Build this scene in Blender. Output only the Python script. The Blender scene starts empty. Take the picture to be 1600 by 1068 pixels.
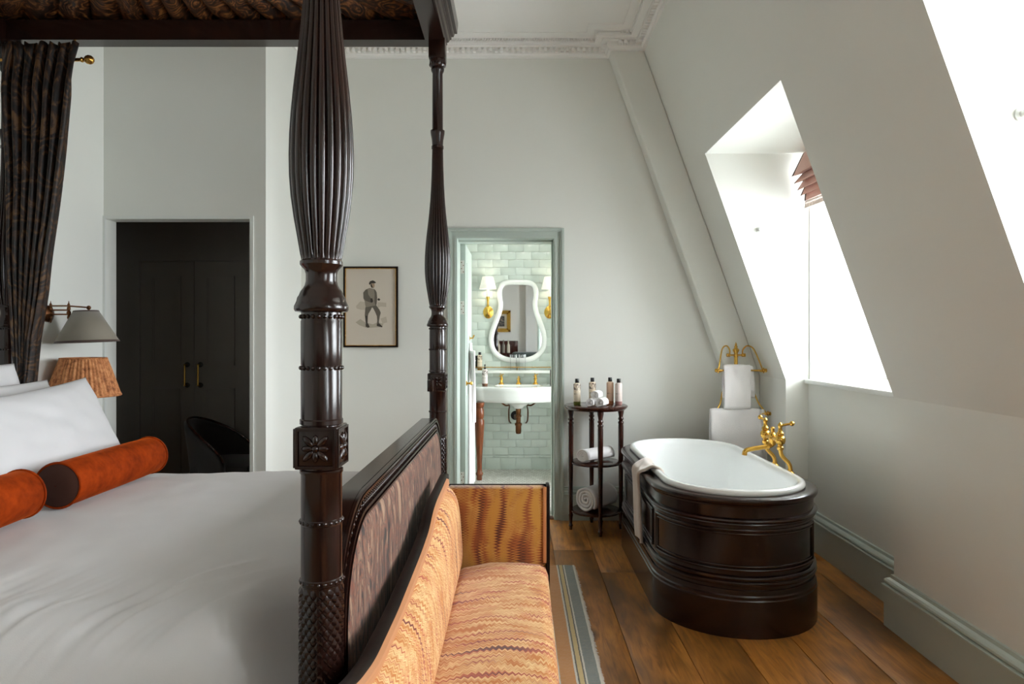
import bpy, bmesh, math, random
from mathutils import Vector, Matrix, noise
random.seed(7)
PI = math.pi
S = bpy.context.scene
C = S.collection

# ------------------------------------------------------------------ camera, sky, exposure
cam_d = bpy.data.cameras.new('camera'); cam = bpy.data.objects.new('camera', cam_d); C.objects.link(cam)
cam.location = (0, 0, 1.31); cam.rotation_euler = (PI/2, 0, 0)
cam_d.sensor_width = 36; cam_d.lens = 24.0; cam_d.shift_x = -0.005; cam_d.shift_y = -0.005
cam_d.clip_start = 0.02; cam_d.clip_end = 100
S.camera = cam
W = bpy.data.worlds.new('overcast_sky'); S.world = W; W.use_nodes = True
bg = W.node_tree.nodes['Background']; bg.inputs[1].default_value = 15.5
_t = W.node_tree; _co = _t.nodes.new('ShaderNodeTexCoord'); _sp = _t.nodes.new('ShaderNodeSeparateXYZ'); _rp = _t.nodes.new('ShaderNodeValToRGB')
_t.links.new(_co.outputs['Generated'], _sp.inputs[0]); _ma = _t.nodes.new('ShaderNodeMapRange'); _ma.inputs[1].default_value = -1; _ma.inputs[2].default_value = 1
_t.links.new(_sp.outputs[2], _ma.inputs[0]); _t.links.new(_ma.outputs[0], _rp.inputs[0]); _t.links.new(_rp.outputs[0], bg.inputs[0])
_rp.color_ramp.elements[0].position = .49; _rp.color_ramp.elements[0].color = (.73, .76, .79, 1)      # roofs and ground below the horizon
_rp.color_ramp.elements[1].position = .51; _rp.color_ramp.elements[1].color = (.905, .945, 1.0, 1)    # even overcast
S.view_settings.view_transform = 'Standard'; S.view_settings.look = 'None'
S.view_settings.gamma = 1; S.view_settings.use_curve_mapping = False
S.view_settings.exposure = 0.77
DORMERS = [(3.08, 4.32), (0.84, 2.08), (-1.40, -0.16)]  # last one lies unseen behind the camera, added for its daylight
WX = 2.38          # plane of the dormer windows
for (a, b) in DORMERS:                       # light portals: only guide the sampling of the sky through each window
    L = bpy.data.lights.new('window_portal', 'AREA'); L.shape = 'RECTANGLE'; L.size = 1.40; L.size_y = b-a
    o = bpy.data.objects.new('window_portal', L); C.objects.link(o)
    o.location = (WX+.09, (a+b)/2, 1.77); o.rotation_euler = (0, PI/2, 0)
    L.cycles.is_portal = True
L = bpy.data.lights.new('window_portal', 'AREA'); L.shape = 'RECTANGLE'; L.size = 1.46; L.size_y = .5; L.cycles.is_portal = True  # portal for the added bathroom window
o = bpy.data.objects.new('window_portal', L); C.objects.link(o); o.location = (1.07, 5.675, 1.20); o.rotation_euler = (0, PI/2, 0)
S.cycles.max_bounces = 12; S.cycles.diffuse_bounces = 8; S.cycles.transparent_max_bounces = 12
S.cycles.sample_clamp_indirect = 10.0
S.cycles.use_denoising = True

# ------------------------------------------------------------------ materials
def c(r, g, b):
    f = lambda v: (v/255/12.92) if v/255 <= .04045 else ((v/255+.055)/1.055)**2.4
    return (f(r), f(g), f(b), 1)
class NT:
    def __init__(s, name, rough=.5, color=None, metal=0, **kw):
        s.m = bpy.data.materials.new(name); s.m.use_nodes = True
        s.t = s.m.node_tree; s.b = s.t.nodes['Principled BSDF']
        s.b.inputs['Roughness'].default_value = rough; s.b.inputs['Metallic'].default_value = metal
        if color: s.b.inputs['Base Color'].default_value = color
        for k, v in kw.items(): s.b.inputs[k.replace('_', ' ')].default_value = v
    def n(s, typ, **props):
        ins = props.pop('ins', {})
        nd = s.t.nodes.new('ShaderNode'+typ)
        for k, v in props.items(): setattr(nd, k, v)
        for k, v in ins.items(): s.put(nd.inputs[k], v)
        return nd
    def put(s, sock, v):
        if isinstance(v, bpy.types.NodeSocket): s.t.links.new(v, sock)
        else: sock.default_value = v
    def math(s, op, a, b=0.0, cc=0.0):
        nd = s.n('Math', operation=op); s.put(nd.inputs[0], a); s.put(nd.inputs[1], b); s.put(nd.inputs[2], cc)
        return nd.outputs[0]
    def coord(s, kind='Object'): return s.n('TexCoord').outputs[kind]
    def scale(s, vec, sc, loc=(0, 0, 0), rot=(0, 0, 0)):
        return s.n('Mapping', ins={0: vec, 1: loc, 2: rot, 3: sc}).outputs[0]
    def noise(s, vec, scale=5, detail=2, rough=.5, dist=0):
        return s.n('TexNoise', ins={'Vector': vec, 'Scale': scale, 'Detail': detail, 'Roughness': rough, 'Distortion': dist}).outputs[0]
    def ramp(s, fac, stops, interp='LINEAR'):
        nd = s.n('ValToRGB'); s.put(nd.inputs[0], fac); r = nd.color_ramp; r.interpolation = interp
        while len(r.elements) < len(stops): r.elements.new(.5)
        for e, (p, col) in zip(r.elements, stops): e.position = p; e.color = col
        return nd.outputs[0]
    def mix(s, fac, a, b, blend='MIX'):
        nd = s.n('Mix', data_type='RGBA', blend_type=blend); s.put(nd.inputs[0], fac); s.put(nd.inputs[6], a); s.put(nd.inputs[7], b)
        return nd.outputs[2]
    def col(s, v): s.put(s.b.inputs['Base Color'], v)
    def bump(s, h, strength=.2, dist=.01):
        nd = s.n('Bump', ins={'Height': h, 'Strength': strength, 'Distance': dist}); s.put(s.b.inputs['Normal'], nd.outputs[0])

def paint(name, col, rough=.6):
    t = NT(name, rough, col); v = t.coord()
    nz = t.noise(v, 1.3, 2); t.col(t.mix(nz, tuple(x*.96 for x in col[:3])+(1,), tuple(min(1, x*1.03) for x in col[:3])+(1,)))
    return t.m
M = {}
M['wall'] = paint('pale_sage_wall_paint', c(230, 231, 225), .55)
M['ceiling'] = paint('ceiling_paint', c(243, 242, 239), .7)
M['trim'] = paint('sage_green_gloss_paint', c(184, 195, 187), .35)
M['white_paint'] = paint('white_gloss_paint', c(226, 228, 224), .35)
M['dark_paint'] = paint('charcoal_paint', c(128, 123, 116), .5)

def wood(name, dark, light, rough=.2, coat=.08, sc=(14, 14, 1.6), spec=.5):
    t = NT(name, rough); v = t.scale(t.coord(), sc)
    nz = t.noise(v, 4, 4, .6, .6)
    t.col(t.ramp(nz, [(.3, dark), (.7, light)]))
    t.b.inputs['Coat Weight'].default_value = coat; t.b.inputs['Coat Roughness'].default_value = .12
    t.b.inputs['Specular IOR Level'].default_value = spec
    return t.m
M['mahogany'] = wood('dark_polished_mahogany', c(20, 10, 8), c(44, 21, 14))
M['tub_wood'] = wood('dark_mahogany_panelling', c(24, 11, 8), c(42, 20, 14), .24, .1, (3, 3, 9))
M['table_wood'] = wood('red_brown_polished_wood', c(38, 16, 11), c(72, 32, 22))
M['leg_wood'] = wood('warm_brown_turned_wood', c(92, 46, 22), c(136, 72, 36), .3)
M['ebony'] = wood('ebonised_wood', c(18, 11, 9), c(32, 20, 15), .45, 0, (14, 14, 1.6), .12)

def floorwood():
    t = NT('aged_oak_boards', .38); v = t.coord(); rnd = t.n('ObjectInfo').outputs['Random']
    off = t.n('CombineXYZ', ins={0: t.math('MULTIPLY', rnd, 9.0), 1: t.math('MULTIPLY', rnd, 31.0), 2: 0.0}).outputs[0]
    vv = t.n('VectorMath', operation='ADD', ins={0: v, 1: off}).outputs[0]
    g = t.noise(t.scale(vv, (9, .9, 1)), 3.2, 5, .62, 1.6)
    col = t.ramp(g, [(.25, c(118, 72, 30)), (.5, c(178, 116, 50)), (.75, c(208, 144, 70))])
    big = t.noise(t.scale(vv, (2.2, .9, 1)), 1.7, 3, .6)
    col = t.mix(t.ramp(big, [(.44, (0, 0, 0, 1)), (.64, (1, 1, 1, 1))]), col, t.mix(.72, col, c(52, 29, 13)))
    vor = t.n('TexVoronoi', feature='F1', ins={'Vector': t.scale(vv, (2.6, 1.15, 1)), 'Scale': 1.0, 'Randomness': 1.0}).outputs['Distance']
    kn = t.ramp(t.math('ADD', vor, t.math('MULTIPLY', t.noise(vv, 18, 2), .05)), [(.055, (1, 1, 1, 1)), (.12, (0, 0, 0, 1))])
    col = t.mix(t.math('MULTIPLY', kn, .8), col, c(26, 15, 8))
    hs = t.n('HueSaturation', ins={'Color': col, 'Value': t.math('ADD', .82, t.math('MULTIPLY', rnd, .36))})
    t.col(hs.outputs[0]); t.put(t.b.inputs['Roughness'], t.math('ADD', .3, t.math('MULTIPLY', g, .2)))
    t.bump(g, .08, .004); return t.m
M['floor'] = floorwood()

def metal(name, col, rough=.25):
    t = NT(name, rough, col, 1.0); nz = t.noise(t.coord(), 30, 3)
    t.put(t.b.inputs['Roughness'], t.math('ADD', rough-.05, t.math('MULTIPLY', nz, .14))); return t.m
M['brass'] = metal('aged_brass', c(196, 148, 72), .24)
M['gold'] = metal('bright_brass', c(222, 176, 84), .22)
M['bronze'] = metal('dark_bronze', c(112, 74, 48), .34)
M['steel'] = metal('satin_nickel', c(225, 222, 216), .5)
M['mirror'] = NT('mirror_silver', .015, (.86, .87, .88, 1), 1.0).m
M['black'] = NT('black_plastic', .35, c(22, 21, 21)).m
M['ceramic'] = NT('white_glazed_ceramic', .08, c(238, 239, 236), Coat_Weight=.5).m
M['enamel'] = NT('white_bath_enamel', .1, c(240, 242, 241), Coat_Weight=.4).m
M['grout'] = paint('tile_grout', c(226, 229, 224), .8)

def cloth(name, col, rough=.85, sheen=.3, weave=600, strength=.12):
    t = NT(name, rough, col); v = t.coord(); nz = t.noise(v, 5, 3)
    t.col(t.mix(nz, tuple(x*.93 for x in col[:3])+(1,), col))
    t.b.inputs['Sheen Weight'].default_value = sheen; t.b.inputs['Sheen Roughness'].default_value = .5
    t.bump(t.noise(v, weave, 2), strength, .002); return t.m
M['linen'] = cloth('white_bed_linen', c(226, 222, 222), .8, .15)
M['linen2'] = cloth('crisp_white_cotton', c(218, 216, 217), .8, .15)
M['towel'] = cloth('white_terry_towelling', c(236, 232, 231), .95, .5, 260, .7)
M['mat'] = cloth('cream_bath_mat_cotton', c(214, 200, 190), .95, .5, 260, .6)
M['shade_grey'] = cloth('grey_silk_lampshade', c(132, 124, 110), .8, .2)
M['shade_trim'] = cloth('dark_braid', c(70, 50, 42), .8, .2)
M['pink'] = cloth('dusty_pink_linen', c(206, 158, 142), .85, .3)
M['green_velvet'] = cloth('dark_green_velvet', c(24, 44, 36), .8, .6)

def velvet():
    t = NT('rust_velvet', .75); v = t.coord(); n1 = t.noise(v, 9, 4, .6); n2 = t.noise(v, 45, 3)
    f = t.math('ADD', t.math('MULTIPLY', n1, .7), t.math('MULTIPLY', n2, .3))
    t.col(t.ramp(f, [(.35, c(106, 32, 4)), (.65, c(164, 60, 8))]))
    t.b.inputs['Sheen Weight'].default_value = .3; t.b.inputs['Sheen Roughness'].default_value = .35
    t.b.inputs['Sheen Tint'].default_value = c(240, 110, 20); t.b.inputs['Specular IOR Level'].default_value = .08
    t.bump(n2, .15, .004); return t.m
M['velvet'] = velvet()
M['velvet_end'] = cloth('shaded_velvet_end', c(64, 28, 12), .85, .03)  # bolster velvet darkened: shade on the ends put into the colour

def flame(name, axes, pal, w=.016, amp=.013, bandf=30):
    t = NT(name, .85); v = t.coord(); xyz = t.n('SeparateXYZ', ins={0: v}).outputs
    ax = dict(x=xyz[0], y=xyz[1], z=xyz[2])
    u = ax[axes[0]]
    vv = ax[axes[1]] if len(axes) == 2 else t.math('SUBTRACT', ax[axes[1]], ax[axes[2]])
    wob = t.noise(v, 9, 2); wob2 = t.noise(v, 3.2, 2)
    v2 = t.math('ADD', vv, t.math('MULTIPLY', wob, .03))
    tri = t.math('DIVIDE', t.math('PINGPONG', v2, w/2), w/2)
    u2 = t.math('ADD', t.math('ADD', u, t.math('MULTIPLY', tri, amp)), t.math('MULTIPLY', wob2, .16))
    vec = t.n('CombineXYZ', ins={0: t.math('MULTIPLY', u2, bandf), 1: t.math('MULTIPLY', vv, 2.6), 2: 0.0}).outputs[0]
    n1 = t.noise(vec, 1.0, 1.5, .5); 
    vecf = t.n('CombineXYZ', ins={0: t.math('MULTIPLY', u2, bandf*2.6), 1: t.math('MULTIPLY', vv, 4), 2: 4.0}).outputs[0]
    n2 = t.noise(vecf, 1.0, 2, .5)
    f = t.math('ADD', t.math('MULTIPLY', n1, 1.9), t.math('MULTIPLY', n2, 1.5)); f = t.math('SUBTRACT', f, 1.2)
    t.col(t.ramp(f, pal))
    t.b.inputs['Sheen Weight'].default_value = .25
    t.bump(n2, .12, .003); return t.m
PAL = [(.0, c(84, 36, 20)), (.10, c(130, 52, 28)), (.22, c(172, 72, 34)), (.31, c(196, 112, 56)), (.35, c(222, 182, 126)), (.42, c(224, 186, 128)), (.44, c(184, 104, 40)), (.48, c(196, 128, 60)), (.51, c(226, 192, 136)), (.57, c(218, 178, 116)),
       (.59, c(172, 88, 36)), (.62, c(206, 150, 84)), (.655, c(182, 100, 12)), (.78, c(188, 110, 16)), (.81, c(224, 186, 126)), (.92, c(160, 66, 34))]
M['flame_seat'] = flame('flame_stitch_upholstery', 'yxz', PAL)
M['flame_arm'] = flame('shaded_flame_stitch_arm', 'xz', [(.05, c(66, 32, 12)), (.22, c(112, 54, 18)), (.38, c(150, 80, 26)), (.49, c(178, 124, 50)), (.54, c(186, 140, 72)),  # palette darker than the seat: shade on the arms painted in
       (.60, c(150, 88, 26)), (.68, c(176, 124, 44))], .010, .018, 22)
M['piping'] = cloth('tan_piping_braid', c(186, 122, 72), .8, .2)

def paisley(name, pal, sc=(1, 1, 1), big=6.0, rough=.7, sheen=.2, spec=.3, con=2.0, ff=9):
    t = NT(name, rough); v = t.scale(t.coord(), sc)
    d = t.n('TexNoise', ins={'Vector': v, 'Scale': big*.5, 'Detail': 2.0}).outputs[1]
    vd = t.n('VectorMath', operation='ADD', ins={0: v, 1: t.n('VectorMath', operation='SCALE', ins={0: d, 3: .35}).outputs[0]}).outputs[0]
    vo = t.n('TexVoronoi', feature='SMOOTH_F1', ins={'Vector': vd, 'Scale': big, 'Smoothness': .3}).outputs['Distance']
    rings = t.math('SINE', t.math('MULTIPLY', vo, 34.0))
    fine = t.noise(vd, big*ff, 3, .6)
    f = t.math('ADD', t.math('MULTIPLY', t.math('ADD', t.math('MULTIPLY', rings, .5), .5), .16), t.math('MULTIPLY', fine, .50)); f = t.math('ADD', f, t.math('MULTIPLY', t.noise(vd, big*2.2, 2), .36)); f = t.math('ADD', t.math('MULTIPLY', t.math('SUBTRACT', f, .5), con), .5)
    t.col(t.ramp(f, pal)); t.b.inputs['Sheen Weight'].default_value = sheen
    t.b.inputs['Specular IOR Level'].default_value = spec
    t.bump(f, .2, .004); return t.m
M['paisley_panel'] = paisley('muted_paisley_tapestry', [(.15, c(30, 22, 20)), (.32, c(60, 44, 38)), (.43, c(122, 66, 44)), (.52, c(80, 72, 66)), (.62, c(142, 88, 62)), (.72, c(64, 46, 40)), (.85, c(152, 120, 96))],
                             (1, 3.4, .9), 4.0, con=2.7, ff=5)
M['paisley_dark'] = paisley('dark_bronze_paisley', [(.25, c(20, 12, 8)), (.45, c(46, 27, 15)), (.6, c(84, 48, 24)), (.78, c(140, 92, 48))], (1, 1, 1), 9, .45, .0, .5)
M['paisley_curtain'] = paisley('dark_brown_paisley_curtain', [(.25, c(12, 8, 6)), (.48, c(30, 19, 13)), (.62, c(54, 33, 20)), (.8, c(92, 64, 36))], (1, 1, .7), 8, .55, .0, .4)
def pleat_cloth():
    t = NT('rust_printed_lampshade_cotton', .8); v = t.coord(); n1 = t.noise(v, 40, 4, .7)
    t.col(t.ramp(n1, [(.35, c(128, 74, 40)), (.5, c(186, 120, 72)), (.65, c(206, 146, 96))])); t.bump(n1, .1, .003); return t.m
M['pleat'] = pleat_cloth()
def tile():
    t = NT('pale_sage_glazed_tile', .14); r = t.n('ObjectInfo').outputs['Random']
    t.col(t.mix(r, c(196, 206, 199), c(212, 220, 213))); t.bump(t.noise(t.coord(), 14, 2), .1, .004); return t.m
M['tile'] = tile()
def tilewall():
    t = NT('pale_sage_tiled_wall', .2); v = t.scale(t.coord(), (1, 1, 1), rot=(PI/2, 0, 0))
    b = t.n('TexBrick', offset=.5, ins={'Vector': v, 'Color1': c(200, 210, 203), 'Color2': c(208, 217, 210), 'Mortar': c(222, 226, 222), 'Scale': 1.0, 'Mortar Size': .002, 'Brick Width': .152, 'Row Height': .077})
    t.col(b.outputs[0]); return t.m
M['tilewall'] = tilewall()
def mosaic():
    t = NT('basketweave_mosaic_floor', .35); v = t.coord()
    b = t.n('TexBrick', offset=.5, ins={'Vector': v, 'Color1': c(214, 210, 203), 'Color2': c(190, 184, 176), 'Mortar': c(150, 145, 138), 'Scale': 1.0, 'Mortar Size': .002, 'Brick Width': .034, 'Row Height': .05})
    t.col(b.outputs[0]); t.bump(b.outputs[1], -.2, .002); return t.m
M['mosaic'] = mosaic()
def rugm():
    t = NT('striped_wool_rug', .95); v = t.coord(); x = t.n('SeparateXYZ', ins={0: v}).outputs[0]
    nz = t.noise(v, 60, 3, .7)
    xx = t.math('ADD', t.math('MULTIPLY', x, -1.0), t.math('MULTIPLY', t.math('SUBTRACT', nz, .5), .006))
    f = t.math('FRACT', t.math('DIVIDE', xx, .30))
    cr, bl, dk, go, ye = c(206, 200, 190), c(104, 116, 118), c(58, 58, 60), c(190, 122, 54), c(198, 170, 112)
    q = .30
    st = [(0, cr), (.015/q, bl), (.062/q, cr), (.068/q, dk), (.075/q, ye), (.092/q, dk), (.098/q, cr), (.106/q, go), (.165/q, cr), (.172/q, dk), (.185/q, cr), (.20/q, go), (.25/q, bl)]
    col = t.ramp(f, st, 'CONSTANT')
    col = t.mix(t.math('MULTIPLY', nz, .28), col, c(206, 180, 140)); 
    t.col(col); t.bump(nz, .5, .006); t.b.inputs['Sheen Weight'].default_value = .3; return t.m
M['rug'] = rugm()
def glassm():
    m = bpy.data.materials.new('window_glass'); m.use_nodes = True; t = m.node_tree; t.nodes.clear()
    o = t.nodes.new('ShaderNodeOutputMaterial'); mx = t.nodes.new('ShaderNodeMixShader'); tr = t.nodes.new('ShaderNodeBsdfTransparent'); gl = t.nodes.new('ShaderNodeBsdfGlossy')
    lw = t.nodes.new('ShaderNodeFresnel'); lw.inputs[0].default_value = 1.25
    tr.inputs[0].default_value = (.97, .98, .975, 1); gl.inputs['Roughness'].default_value = .02
    t.links.new(lw.outputs[0], mx.inputs[0]); t.links.new(tr.outputs[0], mx.inputs[1]); t.links.new(gl.outputs[0], mx.inputs[2]); t.links.new(mx.outputs[0], o.inputs[0]); return m
M['glass'] = glassm()
M['glassware'] = NT('clear_glass', .02, (1, 1, 1, 1), Transmission_Weight=1.0, IOR=1.45).m
def shade_lit():
    t = NT('ivory_card_lampshade', .8, c(240, 238, 228)); t.b.inputs['Transmission Weight'].default_value = 0
    t.b.inputs['Emission Color'].default_value = (1, .93, .80, 1); t.b.inputs['Emission Strength'].default_value = .22; return t.m
M['shade_lit'] = shade_lit()
def emis(name, col, s):
    t = NT(name, .5, col); t.b.inputs['Emission Color'].default_value = col; t.b.inputs['Emission Strength'].default_value = s; return t.m
M['bulb'] = emis('warm_bulb', (1, .9, .75, 1), 8)
M['downlight'] = emis('added_downlight_lens', (1, .97, .92, 1), 10)  # glowing lens of the added bathroom downlights
M['liquid'] = NT('amber_toiletry_liquid', .15, c(186, 138, 60)).m
def label_print(name, body, patch, band):
    t = NT(name, .35); v = t.coord(); z = t.n('SeparateXYZ', ins={0: v}).outputs[2]
    vo = t.noise(t.scale(v, (1, 1, .55)), 90, 2, .5, 1.5)
    pat = t.ramp(vo, [(.5, (0, 0, 0, 1)), (.53, (1, 1, 1, 1))])
    zone = t.math('MULTIPLY', t.math('GREATER_THAN', z, .098), t.math('LESS_THAN', z, .142))
    col = t.mix(t.math('MULTIPLY', pat, t.math('MULTIPLY', zone, 1.0 if patch else 0.0)), body, c(70, 52, 44))
    line = t.math('MULTIPLY', t.math('GREATER_THAN', z, .070), t.math('LESS_THAN', z, .078))
    dash = t.ramp(t.noise(t.scale(v, (160, 160, 20)), 1, 1), [(.48, (0, 0, 0, 1)), (.52, (1, 1, 1, 1))])
    col = t.mix(t.math('MULTIPLY', t.math('MULTIPLY', line, dash), .55), col, c(120, 110, 100))
    col = t.mix(t.math('LESS_THAN', z, .022), col, band); t.col(col); return t.m
M['bot_green'] = label_print('cream_bottle_leaf_print_green_base', c(228, 214, 192), True, c(110, 118, 40))
M['bot_amber'] = label_print('cream_bottle_leaf_print_amber_base', c(226, 208, 184), True, c(150, 110, 40))
M['bot_peach'] = label_print('peach_bottle', c(222, 186, 160), False, c(178, 112, 72))
M['bot_pink'] = label_print('pale_pink_bottle', c(224, 208, 200), False, c(168, 124, 118))
M['bot_white'] = label_print('white_pump_bottle', c(228, 218, 214), True, c(128, 84, 62))
M['bot_dark'] = label_print('dark_marbled_bottle', c(52, 50, 48), True, c(30, 28, 28))
M['paper'] = paint('aged_print_paper', c(206, 196, 182), .9)
for nm, rgb in dict(ink_dark=(66, 60, 52), ink_mid=(104, 97, 86), ink_light=(140, 132, 118), ink_face=(164, 140, 116), wash=(186, 175, 158), wash2=(176, 166, 148)).items():
    M[nm] = paint('print_'+nm, c(*rgb), .9)
M['old_picture'] = paisley('dim_landscape_painting', [(.2, c(40, 42, 44)), (.5, c(70, 72, 72)), (.8, c(150, 140, 126))], (1, 1, 2), 3)
M['mount'] = paint('cream_mount', c(206, 198, 178), .8)

# ------------------------------------------------------------------ mesh helpers
ORG = {}
class MB:
    def __init__(s): s.v = []; s.f = []; s.mi = []; s.cur = 0
    def add(s, vs, fs):
        k = len(s.v); s.v += [tuple(p) for p in vs]; s.f += [tuple(i+k for i in f) for f in fs]; s.mi += [s.cur]*len(fs); return s
    def box(s, x0, x1, y0, y1, z0, z1, bev=0):
        if bev:
            bm = bmesh.new(); bmesh.ops.create_cube(bm, size=1)
            for v in bm.verts: v.co = Vector(((x0+x1)/2+v.co.x*(x1-x0), (y0+y1)/2+v.co.y*(y1-y0), (z0+z1)/2+v.co.z*(z1-z0)))
            bmesh.ops.bevel(bm, geom=bm.edges[:]+bm.verts[:], offset=bev, segments=2, affect='EDGES', profile=.5)
            return s.bm(bm)
        return s.add([(x0, y0, z0), (x1, y0, z0), (x1, y1, z0), (x0, y1, z0), (x0, y0, z1), (x1, y0, z1), (x1, y1, z1), (x0, y1, z1)],
                     [(0, 3, 2, 1), (4, 5, 6, 7), (0, 1, 5, 4), (1, 2, 6, 5), (2, 3, 7, 6), (3, 0, 4, 7)])
    def bm(s, bm):
        bm.verts.index_update(); s.add([v.co.copy() for v in bm.verts], [[v.index for v in f.verts] for f in bm.faces]); bm.free(); return s
    def loft(s, rings, closed=True, cap0=False, cap1=False):
        n = len(rings[0]); k = len(s.v); fs = []
        vs = [p for r in rings for p in r]
        for i in range(len(rings)-1):
            for j in range(n if closed else n-1):
                j2 = (j+1) % n; fs.append((i*n+j, i*n+j2, (i+1)*n+j2, (i+1)*n+j))
        if cap0: fs.append(tuple(range(n-1, -1, -1)))
        if cap1: fs.append(tuple((len(rings)-1)*n+j for j in range(n)))
        return s.add(vs, fs)
    def lathe(s, prof, cx=0, cy=0, cz=0, seg=24, caps=True, fr=None, axis='z'):
        rings = []
        for i, (r, z) in enumerate(prof):
            ring = []
            for j in range(seg):
                a = 2*PI*j/seg; rr = r if fr is None else fr(r, z, a)
                p = (rr*math.cos(a), rr*math.sin(a), z)
                if axis == 'x': p = (p[2], p[0], p[1])
                if axis == '-x': p = (-p[2], -p[0], p[1])
                if axis == '-y': p = (p[0], -p[2], p[1])
                if axis == 'y': p = (-p[0], p[2], p[1])
                ring.append((cx+p[0], cy+p[1], cz+p[2]))
            rings.append(ring)
        return s.loft(rings, True, caps, caps)
    def tube(s, pts, r, seg=8, caps=True):
        pts = [Vector(p) for p in pts]; rings = []; up = None
        for i, p in enumerate(pts):
            t = (pts[min(i+1, len(pts)-1)]-pts[max(i-1, 0)]).normalized()
            if up is None: up = t.orthogonal().normalized()
            up = (up - t*up.dot(t)).normalized(); w = t.cross(up)
            rr = r[i] if isinstance(r, (list, tuple)) else r
            rings.append([p+(up*math.cos(2*PI*j/seg)+w*math.sin(2*PI*j/seg))*rr for j in range(seg)])
        return s.loft(rings, True, caps, caps)
    def prism(s, poly, a, b, axis='y'):
        def P(p, h):
            return {'y': (p[0], h, p[1]), 'x': (h, p[0], p[1]), 'z': (p[0], p[1], h)}[axis]
        n = len(poly); vs = [P(p, a) for p in poly]+[P(p, b) for p in poly]
        return s.add(vs, [tuple(range(n))[::-1], tuple(range(n, 2*n))]+[(i, (i+1) % n, n+(i+1) % n, n+i) for i in range(n)])
    def sphere(s, x, y, z, r, sx=1, sy=1, sz=1, seg=12):
        pr = [(max(1e-4, math.sin(PI*i/8)), -math.cos(PI*i/8)) for i in range(9)]
        return s.loft([[(x+r*sx*q*math.cos(2*PI*j/seg), y+r*sy*q*math.sin(2*PI*j/seg), z+r*sz*h) for j in range(seg)] for q, h in pr], True, True, True)
    def grid(s, f, nu, nv, closed_u=False):
        vs = [f(i/(nu if closed_u else nu), j/nv) for j in range(nv+1) for i in range(nu if closed_u else nu+1)]
        n = nu if closed_u else nu+1; fs = []
        for j in range(nv):
            for i in range(nu):
                i2 = (i+1) % n; fs.append((j*n+i, j*n+i2, (j+1)*n+i2, (j+1)*n+i))
        return s.add(vs, fs)
    def xf(s, mat, k0=0):
        s.v = s.v[:k0]+[tuple(mat @ Vector(p)) for p in s.v[k0:]]; return s
    def build(s, name, mat, parent=None, origin=None, smooth=40, recalc=True, solid=0, sub=0, **tags):
        o0 = Vector(ORG[parent.name]) if parent is not None else Vector(origin or (0, 0, 0))
        me = bpy.data.meshes.new(name); me.from_pydata([tuple(Vector(p)-o0) for p in s.v], [], s.f)
        mats = [mat] if isinstance(mat, str) else mat
        for q in mats: me.materials.append(M[q])
        if len(mats) > 1: me.polygons.foreach_set('material_index', s.mi)
        if recalc:
            bm = bmesh.new(); bm.from_mesh(me); bmesh.ops.recalc_face_normals(bm, faces=bm.faces[:]); bm.to_mesh(me); bm.free()
        me.update()
        if smooth:
            me.polygons.foreach_set('use_smooth', [True]*len(me.polygons)); me.set_sharp_from_angle(angle=math.radians(smooth))
        o = bpy.data.objects.new(name, me); C.objects.link(o)
        if parent is not None: o.parent = parent
        else: o.location = o0
        ORG[o.name] = tuple(o0)
        if solid:
            md = o.modifiers.new('thickness', 'SOLIDIFY'); md.thickness = solid; md.offset = 0
        if sub:
            md = o.modifiers.new('smooth', 'SUBSURF'); md.levels = sub; md.render_levels = sub
        for k, v in tags.items(): o[k] = v
        return o
def thing(name, loc, label, category, group=None):
    o = bpy.data.objects.new(name, None); C.objects.link(o); o.location = loc; o.empty_display_size = .1
    o['label'] = label; o['category'] = category
    if group: o['group'] = group
    ORG[o.name] = tuple(loc); return o
def struct(name, mb, mat, **k): return mb.build(name, mat, kind='structure', **k)
def sweep(path, prof, closed=False):
    """profile (offset to the left of travel, z) swept along a flat path with mitred corners"""
    n = len(path); rings = []
    for i, p in enumerate(path):
        p = Vector(p); d = []
        if i > 0 or closed: d.append((p-Vector(path[i-1])).normalized())
        if i < n-1 or closed: d.append((Vector(path[(i+1) % n])-p).normalized())
        nn = [Vector((-q.y, q.x)) for q in d]
        if len(nn) == 1: m = nn[0]
        else: m = (nn[0]+nn[1]); m = m/max(.2, m.dot(nn[0]))
        rings.append([(p.x+m.x*o, p.y+m.y*o, z) for o, z in prof])
    mb = MB(); mb.loft(rings+([rings[0]] if closed else []), False); return mb
def smooth01(x): x = max(0, min(1, x)); return x*x*(3-2*x)
def lerp(a, b, t): return a+(b-a)*t
def interp(tab, x):
    if x <= tab[0][0]: return tab[0][1]
    for (a, p), (b, q) in zip(tab, tab[1:]):
        if x <= b: return lerp(p, q, (x-a)/(b-a))
    return tab[-1][1]
def bez(pts, n=16):
    pts = [Vector(p) for p in pts]; P = [pts[0]*2-pts[1]]+pts+[pts[-1]*2-pts[-2]]; out = []
    for i in range(1, len(P)-2):
        for k in range(n):
            t = k/n; a, b, cc, d = P[i-1], P[i], P[i+1], P[i+2]
            out.append(.5*((2*b)+(cc-a)*t+(2*a-5*b+4*cc-d)*t*t+(3*b-a-3*cc+d)*t**3))
    out.append(pts[-1]); return out

# ------------------------------------------------------------------ the room shell
CZ = 3.42; BW = 4.90; YR = -2.3; LX = -2.55; KX = 1.70; KZ = 1.037; TOP = 3.50
def sx(z): return KX if z <= KZ else KX-.357*(z-KZ)
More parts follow.
